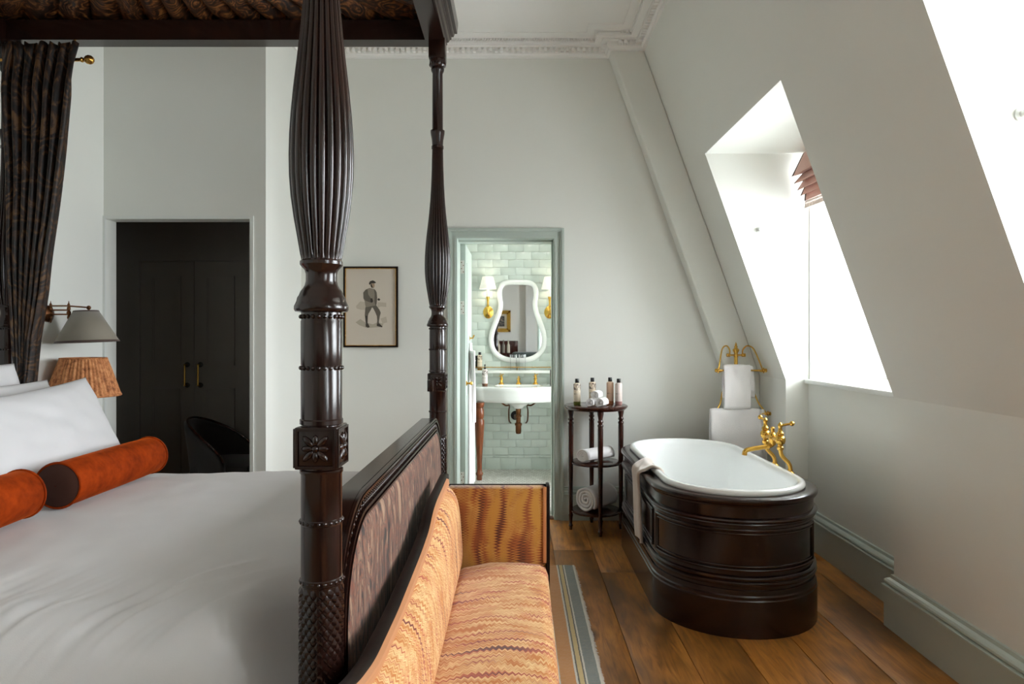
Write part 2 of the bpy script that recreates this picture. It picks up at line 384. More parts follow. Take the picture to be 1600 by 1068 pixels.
# floor: sub-floor with separate oak boards laid towards the far wall
fl = struct('floor', MB().box(-3.45, 2.45, YR-.1, 5.35, -.06, -.012), 'floor')
BWID = .243; x = .465-13*BWID
row = 0
fixed = {12: [4.2, 1.95, -.4], 13: [3.80, 1.6, -.8], 11: [3.3, 1.1, -1.2]}
while x < 1.9:
    js = fixed.get(row) or sorted([random.uniform(2.6, 4.4), random.uniform(.6, 1.9), random.uniform(-1.4, -.2)], reverse=True)
    ys = [YR]+sorted(js)+[5.2 if x+BWID < -1.5 else 4.98]
    x0, x1 = max(x, -3.4), min(x+BWID, 1.9)
    for a, b in zip(ys, ys[1:]):
        MB().box(x0+.0014, x1-.0014, a+.0012, b-.0012, -.012, random.uniform(-.0004, .0004), .0012).build('plank', 'floor', fl, smooth=30)
    x += BWID; row += 1
MB().box(-3.4, .465-13*BWID, 4.317, 5.2, -.012, 0).build('plank', 'floor', fl)
struct('ceiling', MB().box(LX-.2, 2.5, YR-.1, BW+.3, CZ, CZ+.08), 'ceiling')
# far wall with the bathroom doorway
DX0, DX1, DZ = -.43, .265, 2.017
wb = MB(); wb.box(-1.55, DX0-.02, BW, 5.15, 0, TOP); wb.box(DX1+.02, 2.45, BW, 5.15, 0, TOP); wb.box(DX0-.02, DX1+.02, BW, 5.15, DZ+.02, TOP)
struct('wall_back', wb, 'wall', smooth=0)
# boxed-in chase that climbs the far wall beside the sloping wall
def bxl(z): return sx(z)-.235
wch = MB().prism([(bxl(0), 0), (bxl(KZ), KZ), (bxl(CZ), CZ), (sx(CZ), CZ), (sx(KZ), KZ), (sx(0), 0)], 4.77, BW, 'y')
o = struct('wall_chase', wch, 'wall', smooth=30)
md = o.modifiers.new('soft', 'BEVEL'); md.width = .012; md.segments = 3; md.limit_method = 'ANGLE'
# sloping mansard wall with three dormer recesses, the rearmost unseen and added for light
wr = MB(); edges = [YR-.1, -1.40, -.16, .84, 2.08, 3.08, 4.32, BW]
for a, b in zip(edges[0::2], edges[1::2]):
    wr.prism([(KX, 0), (KX, KZ), (sx(TOP), TOP), (2.47, TOP), (2.47, 0)], a, b, 'y')
for a, b in DORMERS:
    wr.prism([(sx(2.468), 2.468), (sx(TOP), TOP), (2.47, TOP), (2.47, 2.468)], a, b, 'y')
    wr.box(1.842, 2.47, a, b, 0, 1.015)
struct('wall_right', wr, 'wall', smooth=0)
for i, (a, b) in enumerate(DORMERS):
    w = MB()      # sill board
    so = w.box(1.815, 2.40, a+.001, b-.001, 1.017, 1.043, .003).build('trim_%d' % (i+10), 'white_paint', kind='structure')
    MB().box(1.848, 2.40, b-.011, b-.001, 1.044, 2.466, .002).build('lining_board', 'white_paint', so)
    MB().box(1.848, 2.40, a+.001, a+.011, 1.044, 2.466, .002).build('lining_board', 'white_paint', so)
    f = MB(); y0, y1, z0, z1 = a+.012, b-.012, 1.044, 2.467
    for (p, q, r, t) in ((y0, y0+.05, z0, z1), (y1-.05, y1, z0, z1), (y0, y1, z0, z0+.06), (y0, y1, z1-.05, z1), (y0, y1, 1.73, 1.775)):
        f.box(2.40, 2.455, p, q, r, t)
    wf = struct('window_%d' % (i+1), f, 'white_paint', smooth=0)
    ym = (y0+y1)/2
    MB().box(2.41, 2.445, ym-.012, ym+.012, z0+.06, z1-.05).build('glazing_bar', 'white_paint', wf, smooth=0)
    for (p, q) in ((y0+.05, ym-.012), (ym+.012, y1-.05)):
        for (r, t) in ((z0+.06, 1.73), (1.775, z1-.05)):
            MB().box(2.426, 2.430, p, q, r, t).build('pane', 'glass', wf, smooth=0)
    MB().lathe([(.004, 0), (.022, 0), (.022, .006), (.012, .010), (.012, .03), (.017, .034), (.017, .042), (.004, .046)], 1.535, b, 1.986, 16, axis='-y').build('knob', 'white_paint', so, label='small white round knob on the recess cheek')
# headboard wall, closet wall and the passage behind it
struct('wall_left', MB().box(LX-.12, LX, YR-.1, 4.317, 0, TOP), 'wall', smooth=0)
CX0, CX1, CZT = -2.535, -1.645, 2.035
wc = MB(); wc.box(LX, CX0, 4.21, 4.317, 0, TOP); wc.box(CX1, -1.55, 4.21, 5.3, 0, TOP); wc.box(CX0, CX1, 4.21, 4.317, CZT, TOP)
struct('wall_closet', wc, 'wall', smooth=0)
pd = MB(); pd.box(-3.5, -1.66, 5.2, 5.3, 0, 2.5); pd.box(-3.5, -3.4, 4.317, 5.2, 0, 2.5); pd.box(-1.66, -1.6451, 4.32, 5.2, 0, 2.5); pd.box(-3.5, -1.66, 4.32, 5.2, 2.35, 2.5); pd.box(-3.4, LX-.12, 4.30, 4.322, 0, 2.5)
struct('wall_passage', pd, 'dark_paint', smooth=0)
tr = MB()
tr.box(CX1, CX1+.022, 4.198, 4.21, 0, CZT+.02); tr.box(CX0, CX1, 4.198, 4.21, CZT, CZT+.02); tr.box(CX0-.014, CX0, 4.198, 4.21, 0, CZT+.02)
struct('trim_1', tr, 'white_paint', smooth=0)
# charcoal cupboard doors in the passage
cs = MB()
for d0, d1, e in ((0, .085, .02), (.02, .07, .03), (.055, .085, .038)):
    cs.box(-2.94+d0, -2.94+d1, 5.2-e, 5.2, 0, 1.968-d0); cs.box(-1.955-d1, -1.955-d0, 5.2-e, 5.2, 0, 1.968-d0); cs.box(-2.94+d1, -1.955-d1, 5.2-e, 5.2, 1.968-d1, 1.968-d0)
struct('trim_2', cs, 'dark_paint', smooth=0)
for k, (a, b) in enumerate(((-2.852, -2.448), (-2.444, -2.042))):
    d = struct('door_%d' % (k+2), MB().box(a, b, 5.170, 5.199, .01, 1.88), 'dark_paint', smooth=0)
    hx = b-.048 if k == 0 else a+.048
    for (z0, z1) in ((.20, .92), (1.095, 1.77)):
        p0, p1 = a+.085, b-.095
        mr = MB()
        for (w, e) in ((0, .010), (.012, .005)):
            mr.box(p0+w, p0+w+.012, 5.170-e, 5.171, z0+w, z1-w); mr.box(p1-w-.012, p1-w, 5.170-e, 5.171, z0+w, z1-w)
            mr.box(p0+w, p1-w, 5.170-e, 5.171, z0+w, z0+w+.012); mr.box(p0+w, p1-w, 5.170-e, 5.171, z1-w-.012, z1-w)
        mr.build('panel_moulding', 'dark_paint', d, smooth=0)
    h = MB(); h.tube([(hx, 5.125, .945), (hx, 5.125, 1.10)], .006)
    for z in (.945, 1.10): h.tube([(hx, 5.17, z), (hx, 5.118, z)], .006)
    hh = h.build('handle', 'gold', d)
    for z in (.945, 1.10): MB().lathe([(.004, 0), (.02, 0), (.02, .006), (.01, .012), (.004, .012)], hx, 5.17, z, 12, axis='-y').build('rosette', 'black', hh)
# rear of the room (seen only in the bathroom mirror)
struct('wall_rear', MB().box(LX-.1, 2.45, YR-.1, YR, 0, TOP), 'wall', smooth=0)
struct('trim_3', MB().box(.20, .42, YR, YR+.12, 0, CZ), 'white_paint', smooth=0)
# bathroom
wt = struct('wall_bathroom', MB().box(-1.0, 1.0, 6.758, 6.85, 0, 2.6), 'grout', smooth=0)
MB().box(-.54, .46, 6.757, 6.7585, .0, 2.5).build('grout_bed', 'grout', wt, smooth=0)
tme = {}
def tileobj(x0, x1, z0, z1, e=.008):
    w, h = round(x1-x0, 4), round(z1-z0, 4); k = (w, h, e)
    if k not in tme:
        ob = MB().box(0, w, 0, e, 0, h, .0016).build('tile', 'tile', wt, smooth=30); ob.data.transform(Matrix.Identity(4)); tme[k] = ob; first = True
        # mesh coordinates are relative to the wall origin
    else:
        ob = tme[k].copy(); C.objects.link(ob); ob.parent = wt
    ob.location = (x0, 6.757-e, z0)
TW, TH, G = .150, .075, .0022
for r in range(28):
    z0 = .144+r*(TH+G); xx = -.62+(0 if r % 2 else -(TW+G)/2)
    while xx < .44:
        tileobj(xx, xx+TW, z0, z0+TH); xx += TW+G
xx = -.62
while xx < .44:
    tileobj(xx, xx+TW, .002, .116, .010); tileobj(xx-.07, xx-.07+TW, .118, .142, .018); xx += TW+G
bwm = MB(); bwm.box(-1.06, -1.0, 5.15, 6.85, 0, 2.6); bwm.box(1.0, 1.06, 5.15, 5.40, 0, 2.6); bwm.box(1.0, 1.06, 5.95, 6.85, 0, 2.6); bwm.box(1.0, 1.06, 5.40, 5.95, 0, .45); bwm.box(1.0, 1.06, 5.40, 5.95, 1.95, 2.6)
struct('wall_bathroom_side', bwm, 'tilewall', smooth=0)
struct('ceiling_bathroom', MB().box(-1.06, 1.06, 5.15, 6.85, 2.56, 2.62), 'ceiling', smooth=0)
struct('floor_bathroom', MB().box(-1.06, 1.06, 4.982, 6.85, -.05, .002), 'mosaic', smooth=0)
# door lining, architrave and threshold of the bathroom doorway
ln = MB(); ln.box(DX0-.02, DX0, BW-.002, 5.152, 0, DZ+.02); ln.box(DX1, DX1+.02, BW-.002, 5.152, 0, DZ+.02); ln.box(DX0, DX1, BW-.002, 5.152, DZ, DZ+.02)
ln.box(DX1-.012, DX1, 5.0, 5.10, 0, DZ); ln.box(DX0, DX1, 5.0, 5.10, DZ-.012, DZ)
tf = struct('trim_4', ln, 'trim', smooth=0)
for (d0, d1, e) in ((0, .070, .014), (.006, .020, .019), (.044, .070, .028), (.055, .066, .034)):
    a = MB()
    for sgn, xb in ((-1, DX0), (1, DX1)):
        p, q = xb+sgn*d0, xb+sgn*d1; a.box(min(p, q), max(p, q), BW-e, BW, 0, DZ+d1)
    a.box(DX0-d0, DX1+d0, BW-e, BW, DZ+d0, DZ+d1)
    a.build('architrave_moulding', 'trim', tf, smooth=0)
for z in (1.837, 1.530, .24):
    hg = MB().box(-.427, -.399, 5.1555, 5.158, z-.05, z+.05, .0005).build('hinge', 'steel', tf)
    k = MB()
    for (yy, zz) in ((-.420, .035), (-.406, .012), (-.420, -.012), (-.406, -.036)): k.lathe([(.0005, 0), (.004, 0), (.004, .0015), (.0005, .0015)], yy, 5.1555, z+zz, 8, axis='-y')
    k.build('screw', 'bronze', hg)
struct('trim_5', MB().box(DX0, DX1, 4.90, 4.982, -.01, .006, .002), 'leg_wood')
# bathroom door swung open into the bathroom
dr = struct('door_1', MB().box(-.428, -.390, 5.158, 5.86, .008, DZ-.004, .002), 'trim')
for (z0, z1) in ((.18, .86), (1.04, 1.88)):
    MB().box(-.3905, -.386, 5.26, 5.76, z0, z1, .003).build('panel', 'trim', dr)
hk = MB(); hk.lathe([(.003, 0), (.020, 0), (.020, .005), (.008, .010), (.008, .03), (.014, .034), (.016, .042), (.010, .05), (.003, .052)], -.390, 5.22, .955, 14, axis='x')
hk.build('handle', 'gold', dr)
# skirting boards
BP = [(0, .238), (.010, .236), (.011, .228), (.012, .222), (.024, .216), (.030, .208), (.031, .200), (.027, .194), (.024, .192), (.037, .189), (.038, .184), (.030, .181), (.030, 0), (0, 0)]
def skirt(name, path, m='trim'): struct(name, sweep(path, BP), m, smooth=25)
skirt('baseboard_right', [(KX, YR), (KX, -1.40), (1.842, -1.40), (1.842, -.16), (KX, -.16), (KX, .84), (1.842, .84), (1.842, 2.08), (KX, 2.08), (KX, 3.08), (1.842, 3.08), (1.842, 4.32), (KX, 4.32), (KX, 4.77), (bxl(0), 4.77), (bxl(0), BW), (DX1+.07, BW)])
skirt('baseboard_back', [(DX0-.07, BW), (-1.55, BW), (-1.55, 4.21), (CX1+.022, 4.21)])
skirt('baseboard_left', [(LX, 4.19), (LX, YR), (.20, YR)])
# cornice with two dentil courses
cpath = [(sx(3.31), YR), (sx(3.31), 4.77), (bxl(3.31), 4.77), (bxl(3.31), BW), (-1.55, BW), (-1.55, 4.21), (LX, 4.21), (LX, YR)]
CP = [(-.12, 3.305), (.0, 3.305), (.016, 3.308), (.018, 3.322), (.026, 3.328), (.028, 3.333), (.028, 3.362), (.062, 3.364), (.064, 3.372), (.108, 3.373), (.110, 3.384), (.098, 3.386), (.098, 3.398), (.118, 3.400), (.122, 3.405),
      (.140, 3.409), (.150, 3.414), (.172, 3.415), (.174, 3.425), (-.12, 3.425)]
cor = struct('trim_6', sweep(cpath, CP), 'ceiling', smooth=25)
dn, dn2 = MB(), MB()
for p, q in zip(cpath[:-1], cpath[1:]):
    p, q = Vector(p), Vector(q); d = (q-p).normalized(); nn = Vector((-d.y, d.x)); L = (q-p).length
    for mb, pitch, wd, o0, o1, z0, z1 in ((dn, .039, .022, .026, .058, 3.336, 3.361), (dn2, .020, .011, .094, .118, 3.387, 3.398)):
        s0 = .05 if L > .2 else .02; t_ = s0
        while t_ < L-s0:
            A = p+d*t_; B = p+d*(t_+wd)
            P = [A+nn*o0, B+nn*o0, B+nn*o1, A+nn*o1]
            mb.add([(v.x, v.y, z0) for v in P]+[(v.x, v.y, z1) for v in P], [(0, 1, 2, 3), (4, 5, 6, 7), (0, 1, 5, 4), (1, 2, 6, 5), (2, 3, 7, 6), (3, 0, 4, 7)])
            t_ += pitch
dn.build('dentil_course', 'ceiling', cor, smooth=0, kind='stuff'); dn2.build('dentil_course', 'ceiling', cor, smooth=0, kind='stuff')
# unseen window added in the bathroom side wall to let in daylight
f = MB()
for (p, q, r, t) in ((5.40, 5.44, .45, 1.95), (5.91, 5.95, .45, 1.95), (5.44, 5.91, .45, .49), (5.44, 5.91, 1.91, 1.95), (5.44, 5.91, 1.435, 1.465)): f.box(1.01, 1.05, p, q, r, t)
wf = struct('window_4', f, 'white_paint', smooth=0)
for (r, t) in ((.49, 1.435), (1.465, 1.91)): MB().box(1.028, 1.032, 5.44, 5.91, r, t).build('pane', 'glass', wf, smooth=0)
# unseen ceiling downlights, added to brighten the bathroom
for i, (lx, ly) in enumerate(((.05, 5.85), (.62, 5.85))):
    t = thing('added_downlight', (lx, ly, 2.56), ['added unseen downlight above the bathroom doorway axis', 'added unseen downlight near the right bathroom wall'][i], 'light', 'added bathroom downlights')
    MB().lathe([(.052, 0), (.065, 0), (.065, -.006), (.048, -.004), (.048, 0)], lx, ly, 2.56, 20, False).build('ring', 'steel', t)
    MB().lathe([(.001, -.002), (.046, -.002)], lx, ly, 2.56, 20, False).build('lens', 'downlight', t)
    L = bpy.data.lights.new('added_downlight_lamp', 'AREA'); L.shape = 'DISK'; L.size = .10; L.energy = 1.5; L.color = (1, .96, .90)
    lo = bpy.data.objects.new('added_downlight_lamp', L); C.objects.link(lo); lo.location = (0, 0, -.012); lo.parent = t

# ------------------------------------------------------------------ four-poster bed
FX, HX, NY, FY = -.381, -2.44, 1.33, 3.27
bed = thing('four_poster_bed', (-1.41, 2.30, 0), 'dark carved mahogany four-poster bed with reeded posts and paisley footboard', 'bed')
PROF = [(.30, .039, 0), (.832, .039, 0), (.834, .0405, 0), (.844, .0405, 0), (.846, .039, 0), (.948, .039, 0), (.950, .0405, 0), (.958, .0405, 0), (.960, .039, 0), (1.045, .039, 0), (1.048, .041, 0), (1.054, .041, 0), (1.056, .037, 0), (1.14, .037, 0),
        (1.142, .041, 0), (1.150, .041, 0), (1.152, .039, 0), (1.243, .039, 0), (1.245, .0385, 0), (1.255, .0385, 0), (1.257, .039, 0), (1.340, .039, 0), (1.342, .038, 0), (1.357, .038, 0), (1.359, .049, 0), (1.363, .0515, 0), (1.369, .0515, 0), (1.374, .049, 0),
        (1.380, .0465, 0), (1.386, .0455, 0), (1.390, .0425, 0), (1.398, .0395, 0), (1.404, .035, 0), (1.410, .0315, 0), (1.418, .0295, 0), (1.432, .0295, 0), (1.440, .032, 0), (1.446, .0375, 0), (1.450, .0405, 0), (1.456, .0405, 0), (1.459, .038, 0),
        (1.462, .0385, .5), (1.470, .0405, 1), (1.50, .0455, 1), (1.54, .0525, 1), (1.58, .0580, 1), (1.62, .0610, 1), (1.66, .0615, 1), (1.70, .0605, 1), (1.74, .0578, 1), (1.79, .0530, 1), (1.84, .0472, 1), (1.90, .0405, 1), (1.96, .0352, 1), (2.04, .0305, 1),
        (2.12, .0277, 1), (2.19, .0262, 1), (2.208, .0258, 1), (2.21, .029, 0), (2.222, .029, 0), (2.224, .026, 0), (2.25, .0275, 0), (2.28, .033, 0), (2.288, .034, 0), (2.296, .034, 0), (2.298, .026, 0), (2.57, .0245, 0), (2.58, .030, 0), (2.59, .032, 0),
        (2.598, .030, 0), (2.604, .036, 0), (2.620, .039, 0), (2.632, .039, 0), (2.634, .036, 0)]
NR = 22
def reed(th): return 1-.11*(1-abs(math.sin(NR*th/2)))**1.6
def bedpost(px, py, yin):
    rings = []; seg = NR*6
    pr = []
    for (a, b) in zip(PROF, PROF[1:]):
        pr.append(a)
        if a[2] and b[2] and b[0]-a[0] > .03:
            for k in (1, 2): pr.append(tuple(lerp(a[i], b[i], k/3) for i in range(3)))
    pr.append(PROF[-1])
    for z, r, f in pr:
        rings.append([(px+r*(1-f+f*reed(2*PI*j/seg))*math.cos(2*PI*j/seg), py+r*(1-f+f*reed(2*PI*j/seg))*math.sin(2*PI*j/seg), z) for j in range(seg)])
    p = MB().loft(rings, True, True, True)
    p.box(px-.038, px+.038, py-.038, py+.038, .0138 if px > -1 else 0, .31, .004)
    p.box(px-.039, px+.039, py-.039, py+.039, 2.632, 2.74, .002)
    post = p.build('bed_post', 'mahogany', bed, smooth=35)
    for z in (.839, .954, 1.250, 1.349):
        bd = MB()
        for k in range(22):
            a = 2*PI*k/22; bd.sphere(px+0.0388*math.cos(a), py+.0388*math.sin(a), z, .0042, seg=6)
        bd.build('bead_ring', 'mahogany', post, kind='stuff')
    # square block carved with an eight-petalled flower on each face
    h = .0405; zc = 1.0985
    bk = MB().box(px-h, px+h, py-h, py+h, zc-.040, zc+.040, .003)
    blk = bk.build('block', 'mahogany', post, smooth=30)
    fl_ = MB()
    for q in range(4):
        ca, sa = math.cos(q*PI/2), math.sin(q*PI/2)
        k0 = len(fl_.v)
        for k in range(8):
            a = k*PI/4; Lp = .027 if k % 2 == 0 else .034
            fl_2 = MB().sphere(0, 0, 0, 1, Lp/2*.9, .0065, .0055, seg=8)
            R = Matrix.Translation((math.cos(a)*Lp*.55, math.sin(a)*Lp*.55, 0)) @ Matrix.Rotation(a, 4, 'Z'); fl_2.xf(R); fl_.add(fl_2.v, fl_2.f)
        fl_.sphere(0, 0, .001, .007, seg=8)
        for (u0, u1, v0, v1) in ((-.037, .037, .033, .037), (-.037, .037, -.037, -.033), (-.037, -.033, -.033, .033), (.033, .037, -.033, .033)): fl_.box(u0, u1, v0, v1, -.002, .003)
        # local z -> outward
        B = Matrix(((-sa, 0, ca, px+ca*h), (ca, 0, sa, py+sa*h), (0, 1, 0, zc), (0, 0, 0, 1)))
        fl_.xf(B, k0)
    fl_.build('carved_flower', 'mahogany', post, kind='stuff')
    # fish-scale carving round the lower shaft
    sc = MB(); n = 15; rows = 44
    for r in range(rows):
        zt = .830-r*.0110
        for k in range(n):
            a0 = 2*PI*(k+.5*(r % 2))/n; dw = PI/n*.92
            P = []
            for (u, w, e) in ((-1, 0, .0380), (0, 0, .0390), (1, 0, .0380), (-1, -.008, .0383), (0, -.009, .0432), (1, -.008, .0383), (-.74, -.0150, .0392), (0, -.0170, .0430), (.74, -.0150, .0392), (0, -.0196, .0382), (-.78, -.0165, .0378), (.78, -.0165, .0378)):
                P.append((px+e*math.cos(a0+u*dw), py+e*math.sin(a0+u*dw), zt+w))
            sc.add(P, [(0, 1, 4, 3), (1, 2, 5, 4), (3, 4, 7, 6), (4, 5, 8, 7), (6, 7, 9, 10), (7, 8, 11, 9)])
    sc.build('scale_carving', 'mahogany', post, smooth=50, recalc=False, kind='stuff')
    MB().box(px-.030, px-.004, min(py+yin*.03, py+yin*.15), max(py+yin*.03, py+yin*.15), 1.060, 1.112, .002).build('rail_bracket', 'mahogany', post)
    # capital beads
    cp = MB()
    for k in range(14):
        a = 2*PI*k/14; cp.sphere(px+.034*math.cos(a), py+.034*math.sin(a), 2.612, .007, sz=1.5, seg=6)
    cp.build('capital_carving', 'mahogany', post, kind='stuff')
    return post
for px in (FX, HX):
    bedpost(px, NY, 1); bedpost(px, FY, -1)
# footboard
def rrect(y0, y1, z0, z1, r, n=14):
    P = [(y0, z0), (y1, z0)]
    for k in range(n+1):
        a = PI/2*k/n; P.append((y1-r+r*math.cos(a), z1-r+r*math.sin(a)))
    for k in range(n+1):
        a = PI/2+PI/2*k/n; P.append((y0+r+r*math.cos(a), z1-r+r*math.sin(a)))
    return P
fy0, fy1, fz1 = NY+.036, FY-.036, .953
fb = MB().prism(rrect(fy0, fy1, .30, fz1, .25), -.418, -.366, 'x').build('footboard', 'mahogany', bed, smooth=40)
def ringstrip(d0, d1, xa, xb, mb):
    A = rrect(fy0+d0, fy1-d0, .32, fz1-d0, .25-d0*.9); B = rrect(fy0+d1, fy1-d1, .32, fz1-d1, .25-d1*.9)
    A, B = A[1:]+A[:1], B[1:]+B[:1]
    rings = []
    for (p, q) in zip(A, B): rings.append([(-.368, p[0], p[1]), (xa, p[0], p[1]), (xb, q[0], q[1]), (-.368, q[0], q[1])])
    mb.loft(rings, True); return mb
mo = MB(); ringstrip(0, .008, -.359, -.358, mo); ringstrip(.010, .017, -.356, -.357, mo); ringstrip(.046, .052, -.356, -.355, mo); ringstrip(.056, .064, -.352, -.354, mo)
mo.build('border_moulding', 'mahogany', fb, smooth=40)
cv = MB(); out = rrect(fy0+.0315, fy1-.0315, .33, fz1-.0315, .22)
out = out[1:]; 
for p, q in zip(out, out[1:]):
    L = math.hypot(q[0]-p[0], q[1]-p[1]); m = max(1, int(L/.017))
    for k in range(m):
        t_ = (k+.5)/m; y, z = lerp(p[0], q[0], t_), lerp(p[1], q[1], t_)
        ang = math.atan2(q[1]-p[1], q[0]-p[0])
        for sg in (-1, 1):
            b = MB().sphere(0, 0, 0, 1, .004, .0095, .0042, seg=6)
            b.xf(Matrix.Translation((-.364, y, z)) @ Matrix.Rotation(ang+sg*.6, 4, 'X') @ Matrix.Translation((0, 0, sg*.006))); cv.add(b.v, b.f)
        cv.sphere(-.363, y, z, .0042, seg=6)
cv.build('leaf_carving', 'mahogany', fb, kind='stuff')
po = rrect(fy0+.066, fy1-.066, .34, fz1-.066, .19)
cy_, cz_ = 2.3, .62
pan = MB(); rings = []
for k, e in ((1.0, -.366), (1.0, -.356), (.97, -.351), (.90, -.347), (.7, -.344), (.35, -.342), (.02, -.342)):
    rings.append([(e, cy_+(p[0]-cy_)*k, cz_+(p[1]-cz_)*k) for p in po])
pan.loft(rings, True, False, True).build('upholstered_panel', 'paisley_panel', fb, smooth=60)
# headboard and side rails
MB().prism(rrect(fy0, fy1, .30, 1.02, .25), -2.465, -2.415, 'x').build('headboard', 'mahogany', bed, smooth=40)
for yy in (NY, FY): MB().box(HX+.03, FX-.03, yy-.016, yy+.016, .30, .46, .004).build('side_rail', 'mahogany', bed)
MB().box(HX+.02, FX-.03, NY+.02, FY-.02, .34, .37).build('slatted_base', 'ebony', bed)
# tester: rails, stepped cornice and sunburst-pleated lining
TZ0, TZ1 = 2.715, 2.81
tx0, tx1, ty0, ty1 = HX-.06, FX+.025, NY-.04, FY+.04
te = MB(); te.box(tx0, tx1, ty1-.08, ty1, TZ0, TZ1); te.box(tx0, tx1, ty0, ty0+.08, TZ0, TZ1); te.box(tx1-.08, tx1, ty0+.08, ty1-.08, TZ0, TZ1); te.box(tx0, tx0+.08, ty0+.08, ty1-.08, TZ0, TZ1)
tst = te.build('tester_frame', 'mahogany', bed, smooth=0)
tp = [(-.002, 2.72), (-.010, 2.722), (-.016, 2.732), (-.016, 2.742), (-.022, 2.746), (-.028, 2.760), (-.034, 2.764), (-.036, 2.778), (-.044, 2.782), (-.050, 2.800), (-.060, 2.804), (-.064, 2.845), (-.064, 2.862), (.002, 2.862), (.002, 2.925)]
sweep([(tx0, ty0), (tx1, ty0), (tx1, ty1), (tx0, ty1)], tp, True).build('tester_cornice', 'mahogany', tst, smooth=25)
def testlin(u, v):
    per = [(tx0+.08, ty0+.08), (tx1-.08, ty0+.08), (tx1-.08, ty1-.08), (tx0+.08, ty1-.08)]
    # equal-angle rays from the centre to the frame
    cx, cy = (tx0+tx1)/2, (ty0+ty1)/2; a = 2*PI*u; hx, hy = (tx1-tx0)/2-.016, (ty1-ty0)/2-.016
    k = min(hx/max(1e-6, abs(math.cos(a))), hy/max(1e-6, abs(math.sin(a))))
    n = 56; ph = n*a+1.2*math.sin(3*a)+.9*noise.noise((math.cos(a)*4, math.sin(a)*4, 0))
    s_ = abs(math.sin(ph/2))
    r = lerp(.06, 1, v)
    sw = .05*(1-v)+.004*math.sin(ph)
    return (cx+k*r*math.cos(a+sw), cy+k*r*math.sin(a+sw), 2.852+.05*(1-v**2)-.040*s_**.7*(.35+.65*v)+.006*noise.noise((math.cos(a)*18, math.sin(a)*18, v*6)))
MB().grid(testlin, 56*14, 14, True).build('pleated_lining', 'paisley_dark', tst, smooth=80)
MB().box(tx0, tx1, ty0, ty1, 2.925, 2.937).build('top_board', 'mahogany', tst, smooth=0)

# mattress and duvet
MB().box(-2.40, -.50, 1.46, 3.17, .371, .535, .05).build('mattress', 'linen2', origin=(-1.41, 2.3, .371), label='white mattress hidden under the duvet', category='mattress')
def duvet(u, v):
    X = lerp(-2.37, -.424, u)
    # cross-section from the near drop over the top to the far drop
    Ln = [.34, .22*PI/2*1.0, 1.55, .06*PI/2, .28]; T = sum(Ln); s = v*T
    if s < Ln[0]: Y, Z = 1.372, .405-.0+s*.0 + (s/Ln[0])*(.465-.405-.0)+0; Z = lerp(.16, .465, s/Ln[0])
    elif s < Ln[0]+Ln[1]:
        a = (s-Ln[0])/.22; Y, Z = 1.592-.22*math.cos(a), .465+.22*math.sin(a)
    elif s < sum(Ln[:3]):
        t_ = (s-Ln[0]-Ln[1])/Ln[2]; Y, Z = lerp(1.592, 3.150, t_), .685+.010*math.sin(PI*t_)
    elif s < sum(Ln[:4]):
        a = (s-sum(Ln[:3]))/.06; Y, Z = 3.150+.06*math.sin(a), .625+.06*math.cos(a)
    else: Y, Z = 3.21, lerp(.625, .36, (s-sum(Ln[:4]))/Ln[4])
    top = smooth01((Z-.45)/.2)
    Z -= top*.13*smooth01((X+.66)/.24)*smooth01((1.95-Y)/.45)
    Z -= top*.015*smooth01((X+.62)/.2)
    # soft rolling wrinkles
    near = smooth01((1.95-Y)/.4)*(1-.6*smooth01((X+.75)/.2))
    p = Vector((X*2.2+Y*1.6, (X*.7-Y*1.1)*3.0, 0))
    q_ = X*17-Y*9+1.5*noise.noise((X*2, Y*2, 9))
    dia = noise.noise((q_, Y*3.2+X*1.5, 1.7)); fine = noise.noise((q_*2.1, Y*5+X*2, 5.2))
    patch = .35+1.1*smooth01(.5+1.2*noise.noise((X*2.3, Y*2.6, 7.7)))
    Z += top*(.016*noise.noise((X*1.7, Y*1.7, .3))+.014*noise.noise((X*4, Y*3.2, 2.0))*(.4+near)+near*patch*(.018*dia+.009*fine)+.004*noise.noise((X*11, Y*9, 3)))
    Y2 = Y - (1-top)*.012*math.sin(X*17+1.5*noise.noise((X*3, 0, 0)))*(1 if Y < 2 else -1)*.6
    return (X, Y2, Z)
MB().grid(duvet, 260, 260).build('duvet', 'linen', origin=(-1.41, 2.3, .371), smooth=80, solid=.006, label='smooth white duvet spread over the four-poster bed', category='duvet')

def pillow(name, center, wdir, hdir, Wd, Ht, T, seed, **tags):
    w, h = Vector(wdir).normalized(), Vector(hdir).normalized(); n = w.cross(h).normalized(); cc = Vector(center)
    mb = MB(); N = 34; idx = {}
    for side in (1, -1):
        def f(u, v):
            a, b = 2*u-1, 2*v-1
            e = (max(0, 1-a**2)**.42)*(max(0, 1-b**2)**.42)
            th = T/2*e*side
            px = Wd/2*a*(1-.05*(1-b*b)*abs(a)); py = Ht/2*b*(1-.06*(1-a*a)*abs(b))
            th += .018*noise.noise((a*2+seed, b*2, side))*e + .013*noise.noise((a*4.2+seed+b*1.5, b*3.2, side+3))*e
            edge = max(abs(a), abs(b))
            return cc+w*px+h*py+n*th
        mb.grid(f, N, N)
    o = mb.build(name, 'linen2', origin=center, smooth=80, **tags)
    bm = bmesh.new(); bm.from_mesh(o.data); bmesh.ops.remove_doubles(bm, verts=bm.verts[:], dist=.0006); bmesh.ops.recalc_face_normals(bm, faces=bm.faces[:]); bm.to_mesh(o.data); bm.free()
    return o
G_ = 'white bed pillows'
pillow('pillow', (-1.880, 2.715, .893), (.03, 1, .07), (-.46, .04, .89), .80, .46, .17, 1.0, label='large white pillow at the front, right behind the rust bolsters', category='pillow', group=G_)
pillow('pillow', (-2.055, 2.705, .905), (.02, 1, .0), (-.40, .02, .91), .80, .46, .16, 4.0, label='white pillow in the middle of the leaning stack, between two others', category='pillow', group=G_)
